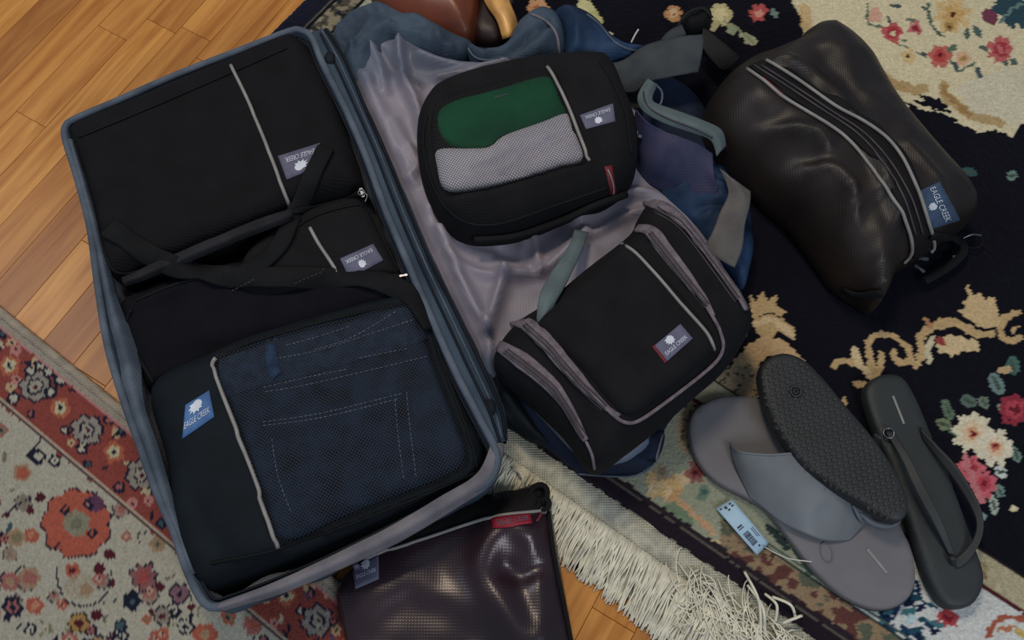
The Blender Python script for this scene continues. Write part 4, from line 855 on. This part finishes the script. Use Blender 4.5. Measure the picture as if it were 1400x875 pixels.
puff('denim_cloth', jo, .080, .088, .0995, .010, M['denim'], jeans, sp=.005, bump=(.0015, 14), ridge=(.0008, 20), folds=[([(300, 540), (370, 528), (480, 500), (600, 480)], 4, -.002), ([(360, 600), (440, 590), (560, 548)], 3, .0015)], key='jeans')
J = ['jeans']
ribbon('waistband', [(300, 516), (350, 502), (420, 484), (500, 462), (574, 440)], .045, J, M['denimseam'], jeans, th=.0012, conform=True, key='wband'); JW = ['jeans', 'wband']
ribbon('belt_loop', [(370, 458), (371, 480), (374, 508), (380, 514)], .013, JW, M['denimseam'], jeans, off=.001, th=.0022)
pk = [(352, 576), (440, 560), (556, 534), (560, 580), (566, 650), (470, 690), (400, 712), (366, 640)]
P = resample(catmull(pk, 4, True), 5, closed=True); cpk = P.mean(0)
V = []; 
for f_ in (1, .97, .6, .25):
    for p in P: h, nn = hit(*(cpk + (p - cpk) * f_), J, .1); V.append(np.array(h) + (0, 0, -.0004 if f_ == 1 else .0012))
V.append(np.array(hit(*cpk, J, .1)[0]) + (0, 0, .0012)); n = len(P); F = []
for r in range(3):
    for k in range(n): F.append((r * n + k, r * n + (k + 1) % n, (r + 1) * n + (k + 1) % n, (r + 1) * n + k))
for k in range(n): F.append((3 * n + k, 3 * n + (k + 1) % n, 4 * n))
reg('pk', V, F); mesh('back_pocket', V, F, M['denim'], jeans); JP = ['jeans', 'wband', 'pk']
stitches('stitching', [[(430, 478), (480, 462), (545, 424)], [(392, 472), (430, 462), (480, 446)], [(380, 490), (440, 478), (520, 452), (570, 436)], [(360, 530), (420, 516), (480, 504)], [(362, 536), (430, 524), (590, 486)], [(360, 577), (440, 565), (550, 538)], [(360, 582), (440, 571), (546, 545)], [(556, 536), (560, 580), (569, 652)], [(540, 545), (545, 600), (552, 655)], [(365, 508), (371, 512), (380, 509)], [(366, 462), (367, 484), (370, 506)], [(376, 460), (378, 484), (382, 506)], [(490, 490), (520, 484), (560, 476)], [(372, 600), (380, 650), (400, 705)]], JP, M['thread'], jeans)
jn = lambda z0: None
puff('mesh_panel', jw, .1, .094, .1035, .010, M['netfine'], k4, sp=.007, bump=(.0016, 14), top_only=True, key='k4net')
pipe('zip_piping', [(296, 490), (291, 500), (300, 530), (325, 595), (352, 668), (380, 748)], .0022, ['k4', 'k4net'], M['piping'], k4)
maker_label(k4, [(254, 554), (286, 534), (293, 570), (250, 600)], ['k4'], M['labelblue'], trow=(0.55, 0.76), em=(0.42, 0.28, 0.17), tu=(.05, .9))
pipe('edge_seam', [(288, 770), (380, 750), (480, 716), (580, 676), (650, 646)], .0014, ['k4'], M['strap'], k4)
pipe('edge_seam', [(572, 412), (588, 450), (612, 520), (642, 600), (652, 645)], .0016, ['k4'], M['strap'], k4)
tube('mesh_hem', [tuple(np.array(hit(a, b, ['k4', 'k4net'], .1)[0]) + (0, 0, .001)) for a, b in [(290, 494), (340, 470), (420, 446), (500, 426), (565, 412)]], .0018, M['strap'], k4)

# compression straps crossing the cubes belong to the suitcase
S4 = ['k1', 'k2', 'k3', 'k4', 'roll1']
strap_s = [[(446, 204), (424, 248), (402, 296), (384, 336), (352, 366), (310, 384)], [(150, 312), (200, 346), (256, 370), (330, 380), (420, 380), (500, 384), (544, 394), (572, 420), (586, 452)], [(402, 292), (440, 278), (492, 266)]]
for i, s_ in enumerate(strap_s): ribbon('compression_strap', s_, [.020, .024, .007][i], S4, M['strap'], case, off=.0035, th=.0014, zdef=.09, sm=14, key='cs%d' % i)
stitches('strap_stitching', [[(404, 390), (425, 380), (440, 374), (446, 364)], [(318, 400), (338, 390), (352, 382)]], S4 + ['cs0', 'cs1', 'cs2'], M['zipdark'], case, 4, 2, off=.004)
tube('zip_pull', px3([(497, 262, .1), (502, 268, .1), (499, 276, .098)]), .0008, M['metal'], case)

# ================================================================ SHIRTS CUBE on the lid
k5 = thing('packing_cube', 'small black mesh packing cube showing green and pale grey cloth, on the lid', 'packing cube', (720, 200), .05)
so = [(570, 185), (578, 150), (600, 124), (660, 102), (740, 86), (812, 82), (836, 92), (852, 126), (868, 170), (872, 210), (862, 250), (830, 276), (780, 292), (720, 316), (672, 324), (624, 318), (596, 290), (576, 240)]
win = [(592, 150), (620, 130), (690, 112), (752, 96), (776, 140), (804, 218), (770, 232), (700, 252), (640, 266), (606, 262), (592, 220)]
puff('body', so, .045, .078, .118, .034, M['black'], k5, sp=.0055, bump=(.003, 16), folds=[([(600, 270), (650, 268), (700, 258), (800, 226)], 5, .003), ([(640, 306), (720, 296), (800, 262)], 9, .004), ([(660, 318), (740, 300), (820, 270)], 4, -.004)], dents=[(win, .016, .012)], key='k5')
g = thing('green_shirt', 'folded dark green shirt seen through the mesh of the small cube', 'shirt', (680, 160), .1)
puff('cloth', [(598, 156), (622, 138), (690, 120), (750, 106), (768, 140), (776, 158), (730, 176), (690, 190), (660, 206), (620, 200), (600, 180)], .098, .105, .1140, .014, M['green'], g, sp=.0045, bump=(.0012, 24), ridge=(.001, 26), folds=[([(640, 160), (690, 150), (740, 130)], 7, .0015), ([(620, 180), (670, 190), (710, 168)], 5, -.003), ([(660, 190), (690, 150), (720, 130)], 4, -.003)], key='green')
tube('stitch_line', [tuple(np.array(hit(a, b, ['green'], .118)[0]) + (0, 0, .0006)) for a, b in ((676, 134), (686, 131), (694, 129))], .0006, M['thread'], g)
g2 = thing('grey_shirt', 'folded pale grey shirt below the green one, seen through the mesh', 'shirt', (700, 220), .1)
puff('cloth', [(598, 206), (640, 204), (668, 202), (690, 186), (740, 168), (776, 156), (786, 178), (800, 216), (766, 228), (700, 248), (640, 260), (608, 256), (598, 230)], .098, .108, .1155, .012, M['greyshirt'], g2, sp=.0045, bump=(.002, 20), ridge=(.0012, 26), folds=[([(650, 232), (676, 224), (700, 210)], 4, -.008), ([(690, 232), (720, 214), (760, 190), (784, 176)], 4, -.007), ([(660, 240), (690, 234), (720, 236)], 4, -.007), ([(700, 200), (740, 186)], 7, .003)], key='grey')
puff('mesh_window', win, .1, .112, .1215, .014, M['net'], k5, sp=.007, bump=(.001, 16), top_only=True, key='k5net')
pipe('zip_piping', [(748, 92), (758, 108), (776, 146), (790, 182), (805, 220)], .0020, ['k5', 'k5net'], M['piping'], k5)
maker_label(k5, [(841, 166), (801, 177), (793, 158), (838, 142)], ['k5'], M['label'], trow=(0.60, 0.80), em=(0.52, 0.32, 0.18))
pipe('edge_seam', [(584, 160), (580, 200), (596, 262), (630, 300), (680, 306), (760, 280), (830, 256)], .0016, ['k5'], M['strap'], k5)
pipe('edge_seam', [(820, 86), (840, 118), (856, 160), (862, 210)], .0015, ['k5'], M['strap'], k5)
pipe('side_handle', [(650, 322), (700, 318), (760, 298), (810, 276), (850, 262)], .0045, ['k5'], M['strap'], k5, off=.006)
patch('red_pull_tab', [(826, 228), (836, 226), (842, 262), (834, 264)], ['k5'], M['darkred'], k5, off=.0014, nu=3, nv=6)
pipe('pull_cord', [(830, 232), (836, 246), (838, 262), (836, 270)], .0009, ['k5'], M['piping'], k5, off=.002)
zip_pull(k5, 866, 184, .085, -.4, .010); ringo('pull_ring', 868, 182, .088, .0035, .0008, M['metal'], k5)

# ================================================================ TOILETRY KIT
kit = thing('toiletry_kit', 'black toiletry kit with three grey zips and a slate label, on the lower lid', 'toiletry bag', (860, 460), .05)
ko = [(676, 486), (690, 462), (712, 440), (742, 420), (800, 372), (856, 328), (872, 300), (888, 280), (914, 290), (940, 312), (968, 350), (1000, 392), (1024, 428), (1022, 456), (994, 500), (950, 540), (900, 584), (856, 618), (822, 642), (800, 632), (776, 596), (740, 560), (706, 530), (680, 506)]
puff('body', ko, .045, .088, .128, .040, M['black'], kit, sp=.0055, bump=(.002, 14), folds=[([(684, 480), (740, 520), (780, 564), (812, 632)], 6, .003), ([(716, 446), (760, 486), (818, 560)], 6, .004), ([(690, 464), (750, 500), (800, 560), (824, 610)], 12, -.004), ([(884, 312), (920, 352), (975, 430), (990, 470)], 6, .004), ([(905, 300), (950, 345), (1006, 420)], 10, -.004)], key='kit')
puff('front_pocket', [(738, 438), (800, 384), (846, 338), (862, 336), (880, 352), (924, 396), (970, 452), (976, 478), (940, 512), (896, 546), (868, 566), (848, 566), (828, 548), (784, 498), (744, 458)], .10, .124, .137, .016, M['black'], kit, sp=.0055, bump=(.0016, 14), folds=[([(770, 520), (840, 540)], 8, .002)], key='kitf')
K_ = ['kit', 'kitf']
ribbon('zip_tape', [(706, 440), (724, 446), (752, 474), (788, 516), (826, 556), (846, 568)], [.016, .018, .016, .014, .008, .004], K_, M['zipgrey'], kit, off=.0016, th=.002, conform=False, key='z1')
pipe('zip_binding', [(826, 556), (846, 574), (868, 576), (910, 548), (964, 506), (984, 484), (986, 462), (972, 428), (940, 384), (910, 348), (890, 322)], .0019, K_, M['zipgrey'], kit, off=.0022)
ribbon('zip_tape', [(872, 314), (890, 316), (908, 340), (938, 378), (964, 412), (976, 432)], [.010, .016, .015, .013, .008, .004], K_, M['zipgrey'], kit, off=.0016, th=.002, key='z2')
ribbon('zip_tape', [(684, 474), (704, 486), (738, 512), (766, 540), (786, 572), (802, 602)], [.012, .018, .016, .014, .010, .006], K_, M['zipgrey'], kit, off=.0016, th=.002, key='z3')
pipe('zip_binding', [(800, 600), (810, 620), (813, 640)], .0016, K_, M['zipgrey'], kit)
ribbon('zip_tape', [(884, 278), (908, 284), (930, 302), (956, 334), (984, 372), (1006, 402), (1018, 424)], [.010, .016, .016, .015, .014, .012, .006], K_, M['zipgrey'], kit, off=.002, th=.002, key='z4')
for nm, ln in (('z1', [(716, 446), (750, 476), (786, 518), (826, 558)]), ('z2', [(888, 320), (908, 344), (936, 380), (966, 418)]), ('z3', [(692, 480), (736, 514), (764, 542), (798, 598)]), ('z4', [(896, 286), (926, 304), (954, 336), (1008, 410)])):
    pipe('zip_coil', ln, .0013, [nm] + K_, M['zipdark'], kit, off=.0008)
    pipe('tape_edge', [(a + 3, b - 3) for a, b in ln], .0008, [nm] + K_, M['zipdark'], kit, off=.0006)
    pipe('tape_edge', [(a - 3, b + 3) for a, b in ln], .0008, [nm] + K_, M['zipdark'], kit, off=.0006)
pipe('pocket_piping', [(850, 334), (868, 346), (900, 380), (936, 422), (966, 456), (976, 478)], .0018, K_, M['piping'], kit)
maker_label(kit, [(893, 474), (930, 443), (947, 463), (911, 495)], K_, M['label'], trow=(0.60, 0.80), em=(0.46, 0.32, 0.20))
patch('red_label_edge', [(891, 474), (894, 472), (912, 494), (909, 497)], K_, M['darkred'], kit, off=.0014, nu=2, nv=5)
loft('hanging_strap', [[(786, 314, .075), (776, 340, .095), (752, 376, .112), (738, 404, .122), (734, 440, .122)], [(794, 316, .078), (784, 344, .1), (764, 382, .117), (748, 412, .127), (742, 444, .126)], [(804, 318, .074), (793, 348, .096), (774, 388, .113), (758, 418, .122), (750, 444, .122)]], M['webgreen'], kit, n=30, across=4, th=.0018)
zip_pull(kit, 1016, 434, .09, -1.6, .022, 'teal', .007); zip_pull(kit, 812, 606, .10, .1, .014, 'zipdark'); tube('pull_cord', px3([(818, 603, .11), (812, 596, .112), (808, 604, .108), (812, 614, .104)]), .0009, M['zipdark'], kit)

# ================================================================ SHOE BAG
sb = thing('shoe_bag', 'glossy dark brown mesh shoe bag with long double-piped zip on the navy rug, upper right', 'shoe bag', (1150, 220), .012)
bo = [(962, 178), (966, 146), (988, 116), (1014, 96), (1046, 84), (1078, 70), (1100, 52), (1126, 48), (1152, 62), (1180, 86), (1200, 116), (1220, 152), (1244, 184), (1278, 222), (1308, 256), (1326, 286), (1322, 306), (1296, 322), (1270, 344), (1246, 358), (1222, 372), (1208, 406), (1196, 420), (1176, 408), (1146, 388), (1118, 350), (1084, 306), (1050, 276), (1020, 246), (990, 226), (970, 204)]
puff('body', bo, .013, .045, .112, .055, M['shoebag'], sb, sp=.0055, bump=(.006, 14), ridge=(.004, 18), folds=[([(1000, 190), (1050, 176), (1110, 186), (1126, 200)], 9, .010), ([(1060, 236), (1100, 226), (1140, 234), (1160, 262)], 8, .008), ([(1030, 210), (1080, 208), (1110, 216)], 16, -.010), ([(1160, 260), (1170, 300), (1190, 350), (1200, 400)], 9, .010), ([(1130, 290), (1150, 330), (1180, 370)], 16, -.012), ([(1190, 210), (1215, 260), (1226, 300), (1200, 370)], 9, .009), ([(1060, 80), (1110, 96), (1140, 130), (1160, 160)], 8, .008), ([(1110, 60), (1150, 100), (1180, 150)], 14, -.006), ([(1240, 200), (1280, 240), (1310, 280)], 8, .006), ([(1020, 130), (1080, 150), (1150, 200)], 18, .005)], key='sb')
S_ = ['sb']
ribbon('zip_panel', [(1034, 88), (1076, 112), (1126, 146), (1176, 178), (1214, 214), (1240, 262), (1256, 310), (1262, 348)], [.020, .034, .036, .036, .038, .036, .030, .024], S_, M['zipbrown'], sb, off=.0016, th=.0012, conform=True, key='zp'); SZ = ['sb', 'zp']
pipe('zip_piping', [(1022, 96), (1044, 112), (1070, 134), (1110, 158), (1150, 184), (1178, 212), (1206, 248), (1232, 290), (1246, 328), (1244, 348), (1234, 358)], .0020, SZ, M['piping'], sb, off=.002)
pipe('zip_piping', [(1048, 84), (1082, 104), (1130, 138), (1176, 164), (1206, 184), (1232, 214), (1252, 256), (1268, 304), (1276, 334), (1272, 346)], .0020, SZ, M['piping'], sb, off=.002)
for o in (-5, 5): pipe('zip_coil', [(1036 + o, 90), (1080 + o, 118), (1128 + o, 150), (1176 + o, 182), (1212 + o, 222), (1240 + o, 270), (1256 + o, 320)], .0012, SZ, M['zipdark'], sb, off=.001)
patch('red_tag', [(1038, 108), (1044, 106), (1070, 128), (1066, 133)], SZ, M['darkred'], sb, nu=8, nv=2)
maker_label(sb, [(1284, 248), (1312, 300), (1274, 312), (1254, 262)], SZ, M['labelteal'], trow=(0.28, 0.52), em=(0.48, 0.72, 0.14), tu=(.06, .94))
zip_pull(sb, 1252, 352, .05, -.2, .014); zip_pull(sb, 1250, 362, .04, -.8, .014); ringo('buckle_ring', 1330, 330, .02, .009, .0011, M['strap'], sb, 1.2); tube('buckle_bar', px3([(1316, 326, .026), (1328, 321, .03), (1342, 322, .028)]), .0012, M['metal'], sb)
zip_pull(sb, 1302, 352, .024, .1, .009); ribbon('end_strap', [(1270, 320), (1300, 326), (1318, 342), (1296, 366), (1262, 386)], .010, S_, M['strap'], sb, off=.004, zdef=.02)
ribbon('carry_strap', [(1126, 376), (1150, 392), (1176, 402), (1206, 398)], .010, S_, M['strap'], sb, off=.004, zdef=.02)

# ================================================================ PLUM POUCH
po = thing('zip_pouch', 'flat glossy plum mesh pouch with red tag, poking out below the suitcase', 'pouch', (620, 790), .01)
puff('body', [(462, 800), (500, 762), (560, 726), (640, 692), (700, 672), (738, 660), (750, 672), (756, 716), (768, 790), (784, 880), (796, 960), (640, 980), (500, 980), (478, 900), (464, 836)], .010, .017, .034, .03, M['pouch'], po, sp=.0055, bump=(.004, 14), folds=[([(690, 720), (668, 746), (664, 790), (700, 850), (730, 880)], 20, .012), ([(716, 728), (750, 716)], 14, .008), ([(530, 810), (580, 800), (640, 830)], 16, .003), ([(730, 740), (738, 800), (744, 860)], 14, .006), ([(690, 775), (712, 785), (735, 775)], 12, -.008)], key='po')
P_ = ['po']
ribbon('zip_panel', [(520, 748), (600, 716), (680, 690), (742, 680)], [.02, .03, .034, .026], P_, M['zipbrown'], po, off=.0012, conform=True, key='pz'); PZ = ['po', 'pz']
pipe('zip_piping', [(500, 766), (530, 752), (580, 736), (640, 716), (680, 706), (745, 698)], .0018, PZ, M['piping'], po)
patch('red_tag', [(673, 709), (724, 703), (727, 717), (675, 723)], PZ, M['red'], po, off=.002, nu=8, nv=3)
tv, tf = text_geo('EAGLE CREEK'); tc_ = [(680, 712), (722, 706), (724, 713), (682, 719)]
shape_on('tag_lettering', [bil(tc_, v[0], 1 - v[1]) for v in tv], tf, PZ, M['label'], po, .003)
maker_label(po, [(482, 772), (518, 758), (518, 792), (486, 806)], PZ, M['label'], trow=(.5, .66), em=(.5, .26, .16))
pipe('side_binding', [(748, 700), (756, 760), (770, 830), (784, 900)], .0024, P_, M['strap'], po)
tube('red_cord', px3([(724, 716, .036), (734, 712, .038), (740, 702, .036)]), .0013, M['darkred'], po)
zip_pull(po, 722, 694, .034, -.2, .02, 'zipdark', .008)
for a, b, c_ in ((736, 676, .014), (728, 686, .010), (742, 690, .009)): ringo('cord_knot', a, b, .034, c_ * .6, .0032, M['strap'], po, 1.2, a, .4)

# ================================================================ WEBBING STRAP and BROWN SHOE at the top
ws = thing('shoulder_strap', 'wide grey webbing shoulder strap looped beyond the small cube, top centre', 'strap', (930, 80), .03)
loft('webbing', [[(824, 88, .060), (850, 84, .066), (880, 64, .075), (920, 52, .082), (962, 46, .080)], [(834, 108, .062), (860, 108, .07), (882, 90, .080), (920, 78, .088), (960, 72, .086)], [(846, 126, .058), (868, 126, .066), (884, 112, .074), (920, 105, .08), (954, 100, .078)]], M['webgrey'], ws, n=40, across=6, th=.002, noise=(.002, 30), key='ws')
loft('webbing_tail', [[(960, 36, .05), (980, 52, .048), (1000, 68, .044), (1012, 80, .038)], [(960, 46, .052), (974, 66, .05), (990, 84, .045), (1000, 92, .038)], [(956, 58, .05), (968, 76, .046), (982, 92, .042), (990, 98, .036)]], M['webolive'], ws, n=24, across=4, th=.002)
loft('webbing_fold', [[(904, 54, .066), (916, 42, .07), (932, 34, .068)], [(908, 60, .07), (922, 54, .075), (938, 48, .072)]], M['webgrey'], ws, n=16, across=3, th=.002)
loft('webbing_underside', [[(826, 92, .050), (840, 104, .050), (850, 128, .048), (856, 150, .046)], [(850, 92, .052), (866, 106, .054), (876, 126, .052), (878, 148, .048)]], M['webolive'], ws, n=20, across=4, th=.002)
puff('strap_pad', [(930, 34), (938, 20), (956, 14), (972, 22), (968, 40), (950, 48), (934, 44)], .03, .045, .062, .012, M['strap'], ws, sp=.004, bump=(.003, 60), key='wsp')
tube('stitch_loop', px3([(926, 36, .06), (940, 18, .068), (960, 12, .068), (974, 24, .06)]), .0016, M['webolive'], ws)
sh = thing('leather_shoe', 'brown leather shoe with tan sole edge, cut off by the top edge of the photo', 'shoe', (610, 20), .012)
puff('upper', [(505, -30), (540, -80), (600, -110), (640, -90), (656, -40), (656, 10), (652, 44), (640, 62), (610, 54), (570, 40), (530, 26), (510, 0)], .012, .045, .085, .045, M['leather'], sh, sp=.006, bump=(.002, 14), key='shu')
puff('heel_counter', [(640, -100), (668, -60), (684, -10), (694, 30), (692, 56), (676, 66), (652, 60), (640, 40), (650, 0)], .012, .035, .055, .02, M['leatherdark'], sh, sp=.006, bump=(.001, 14), key='shd')
loft('sole_edge', [[(632, -90, .05), (652, -30, .06), (664, 4, .062), (680, 28, .062), (688, 54, .056)], [(646, -92, .058), (666, -32, .070), (680, 4, .074), (692, 26, .073), (698, 50, .066)], [(664, -94, .045), (684, -34, .055), (696, 2, .058), (704, 22, .056), (709, 42, .05)]], M['welt'], sh, n=30, across=5, th=.003)

# ================================================================ FLIP-FLOPS
fg = thing('flip_flop', 'grey flip-flop lying sole down, with blue-grey strap and price tag beside it', 'flip-flop', (1100, 690), .012)
go = [(941, 588), (948, 562), (975, 546), (1010, 542), (1042, 548), (1074, 570), (1112, 610), (1150, 642), (1190, 672), (1222, 708), (1244, 752), (1250, 790), (1242, 816), (1218, 832), (1186, 832), (1148, 814), (1112, 782), (1078, 738), (1048, 700), (1016, 680), (976, 658), (950, 626)]
puff('sole', go, .012, .021, .0275, .004, M['soleg'], fg, sp=.006, bump=(.0008, 14), key='fg', inset=.002)
gs = [(a + (1100 - a) * -.0, b + 3) for a, b in go]
puff('outsole', [(a, b + 2) for a, b in go], .0115, .0125, .0185, .003, M['soled'], fg, sp=.008, bump=(0, 14), key='fgo', inset=.001)
loft('strap', [[(998, 606, .032), (1012, 618, .048), (1050, 622, .058), (1096, 622, .060), (1136, 648, .056), (1172, 676, .044), (1196, 698, .03)], [(1002, 628, .032), (1020, 636, .046), (1056, 646, .054), (1098, 654, .056), (1134, 674, .052), (1164, 694, .042), (1190, 708, .03)], [(1012, 652, .029), (1030, 664, .038), (1062, 680, .044), (1098, 694, .046), (1130, 704, .042), (1158, 714, .036), (1178, 722, .029)], [(1026, 680, .028), (1044, 694, .032), (1068, 714, .034), (1096, 728, .036), (1122, 738, .034), (1146, 740, .030), (1162, 738, .028)]], M['strapg'], fg, n=44, across=6, th=.0022, noise=(.0008, 30), key='fgs')
tube('strap_edge', px3([(998, 606, .033), (1012, 618, .049), (1050, 622, .059), (1096, 622, .061), (1136, 648, .057), (1172, 676, .045), (1196, 698, .031)]), .0014, M['strapg'], fg)
tube('thong', px3([(1166, 690, .044), (1172, 702, .042), (1178, 712, .036), (1182, 712, .028), (1176, 700, .03)]), .0022, M['strapg'], fg)
ringo('toe_ring', 1130, 755, .028, .010, .0007, M['soleg'], fg, .6, .1, .0)
shape_on('sole_print', [(1184, 752), (1187, 750), (1214, 783), (1211, 785)], [(0, 1, 2, 3)], ['fg'], M['piping'], fg, .0008)
fu = thing('flip_flop', 'black flip-flop turned over, its treaded sole facing up, leaning on the grey one', 'flip-flop', (1135, 600), .03)
uo = [(1036, 512), (1048, 492), (1070, 485), (1096, 494), (1122, 518), (1150, 552), (1184, 592), (1214, 634), (1236, 676), (1238, 702), (1224, 716), (1202, 708), (1166, 686), (1128, 662), (1092, 634), (1062, 592), (1044, 552)]
puff('sole', uo, .046, .060, .070, .004, M['soled'], fu, sp=.006, bump=(.001, 14), key='fu', inset=.002)
ui = resample(catmull([(1135 + (a - 1135) * .95, 600 + (b - 600) * .95) for a, b in uo], 6, True), n=120, closed=True); V = []; F = []
for i, t in enumerate(np.arange(-140, 145, 8.2)):
    for j, s in enumerate(np.arange(-70, 75, 8.6)):
        ca, sa = math.cos(.93), math.sin(.93); cx, cy = 1137 + ca * t - sa * (s + (i % 2) * 4.3), 601 + sa * t + ca * (s + (i % 2) * 4.3)
        if not inside(np.array([cx]), np.array([cy]), ui)[0] or math.hypot(cx - 1088, cy - 535) < 10: continue
        o = len(V)
        for w_, h_ in ((3.7, 0), (2.6, .0016)):
            for dx, dy in ((-1, 0), (0, -.8), (1, 0), (0, .8)):
                p, nn = hit(cx + w_ * (dx * ca - dy * sa), cy + w_ * (dx * sa + dy * ca), ['fu'], .070); V.append(np.array(p) + np.array(nn) * h_)
        F += [(o + 4, o + 5, o + 6, o + 7)] + [(o + k, o + (k + 1) % 4, o + 4 + (k + 1) % 4, o + 4 + k) for k in range(4)]
tr = mesh('tread', V, F, M['tread'], fu, False); tag(tr, kind='stuff')
ringo('strap_plug', 1088, 535, .0715, .0055, .0014, M['soled'], fu, 1, 0, 0); ringo('strap_plug_hole', 1088, 535, .0715, .0025, .001, M['soled'], fu, 1, 0, 0)
tube('strap', px3([(1236, 690, .050), (1222, 716, .036), (1196, 716, .032), (1172, 700, .034)]), .004, M['strapg'], fu)
fk = thing('flip_flop', 'black flip-flop lying sole down on the navy rug, farthest right', 'flip-flop', (1270, 680), .012)
kout = [(1180, 545), (1184, 526), (1200, 515), (1222, 514), (1238, 526), (1254, 556), (1272, 600), (1292, 646), (1310, 694), (1328, 744), (1342, 790), (1330, 824), (1306, 833), (1284, 826), (1264, 790), (1248, 742), (1230, 690), (1214, 640), (1196, 596)]
puff('sole', kout, .012, .024, .034, .005, M['solek'], fk, sp=.006, bump=(.001, 14), key='fk', inset=.002)
loft('strap', [[(1258, 584, .036), (1280, 608, .044), (1308, 638, .050), (1331, 674, .052), (1344, 706, .050), (1342, 736, .046), (1326, 764, .038), (1308, 778, .034)], [(1262, 600, .034), (1282, 626, .040), (1306, 658, .044), (1326, 690, .046), (1335, 714, .046), (1331, 736, .042), (1316, 756, .036), (1300, 768, .034)]], M['soled'], fk, n=44, across=4, th=.003, key='fks')
loft('strap', [[(1210, 590, .036), (1230, 624, .046), (1250, 668, .052), (1276, 716, .050), (1298, 760, .036)], [(1220, 588, .036), (1242, 622, .050), (1264, 664, .056), (1288, 712, .053), (1306, 760, .036)]], M['soled'], fk, n=40, across=4, th=.003, key='fks2')
tube('toe_post', px3([(1302, 762, .042), (1302, 768, .036), (1303, 772, .030)]), .0035, M['soled'], fk)
ringo('strap_rivet', 1215, 592, .040, .0055, .0012, M['metal'], fk, 1, 0, .1)
shape_on('sole_print', [(1219, 542), (1222, 541), (1237, 579), (1234, 580)], [(0, 1, 2, 3)], ['fk'], M['piping'], fk, .0008)
loft('side_strap_stub', [[(1196, 592, .030), (1212, 604, .032), (1226, 628, .030), (1240, 672, .028)], [(1190, 600, .022), (1204, 616, .022), (1220, 642, .022), (1234, 690, .022)]], M['soled'], fk, n=20, across=3, th=.003)
# price tag
pt = thing('price_tag', 'pale blue price tag with barcode, on the rug beside the grey flip-flop', 'tag', (1015, 720), .013)
pc = [(979, 695), (1000, 682), (1052, 742), (1036, 760)]
def tz(u, v): return .016 + .006 * math.sin(u * 3.0)
V = []; F = []; nu, nv = 14, 6
TL, TR, BR, BL = (1001, 682), (1051, 742), (1035, 759), (979, 695)
for lay in (0, 1):
    for j in range(nv + 1):
        for i in range(nu + 1):
            u, v = i / nu, j / nv; p = bil([TL, TR, BR, BL], u, v); w = W(p[0], p[1], tz(u, v)); V.append((w.x, w.y, w.z - .0007 * lay))
o = (nu + 1) * (nv + 1)
for j in range(nv):
    for i in range(nu): a = j * (nu + 1) + i; F.append((a, a + nu + 1, a + nu + 2, a + 1)); F.append((o + a, o + a + 1, o + a + nu + 2, o + a + nu + 1))
rimi = list(range(nu + 1)) + [j * (nu + 1) + nu for j in range(1, nv + 1)] + [nv * (nu + 1) + i for i in range(nu - 1, -1, -1)] + [j * (nu + 1) for j in range(nv - 1, 0, -1)]
for k in range(len(rimi)): a, b = rimi[k], rimi[(k + 1) % len(rimi)]; F.append((a, b, b + o, a + o))
reg('tag', V, F); mesh('card', V, F, M['tag'], pt)
def bars(name, items, mat):
    V = []; F = []
    for u0, v0, u1, v1 in items:
        o = len(V)
        for u, v in ((u0, v0), (u1, v0), (u1, v1), (u0, v1)):
            p = bil([TL, TR, BR, BL], u, v); h, nn = hit(p[0], p[1], ['tag'], .02); V.append(np.array(h) + np.array(nn) * .0004)
        F.append((o, o + 1, o + 2, o + 3))
    mesh(name, V, F, mat, pt, False)
rb = random.Random(3); it = []; u = .60
while u < .84: w = rb.choice([.006, .012, .018]); it.append((u, .46, u + w, .84)); u += w + rb.choice([.008, .014])
bars('barcode', it, M['ink'])
bars('small_print', [(.04, .2, .07, .34), (.09, .16, .12, .3), (.05, .5, .10, .66), (.04, .78, .07, .9), (.12, .44, .15, .58), (.45, .52, .48, .84), (.50, .5, .515, .86), (.60, .14, .80, .18), (.60, .24, .78, .28), (.90, .46, .93, .58)], M['ink'])
tube('tag_fastener', px3([(1046, 748, .022), (1060, 756, .02), (1080, 764, .024), (1110, 768, .028)]), .0006, M['white'], pt)
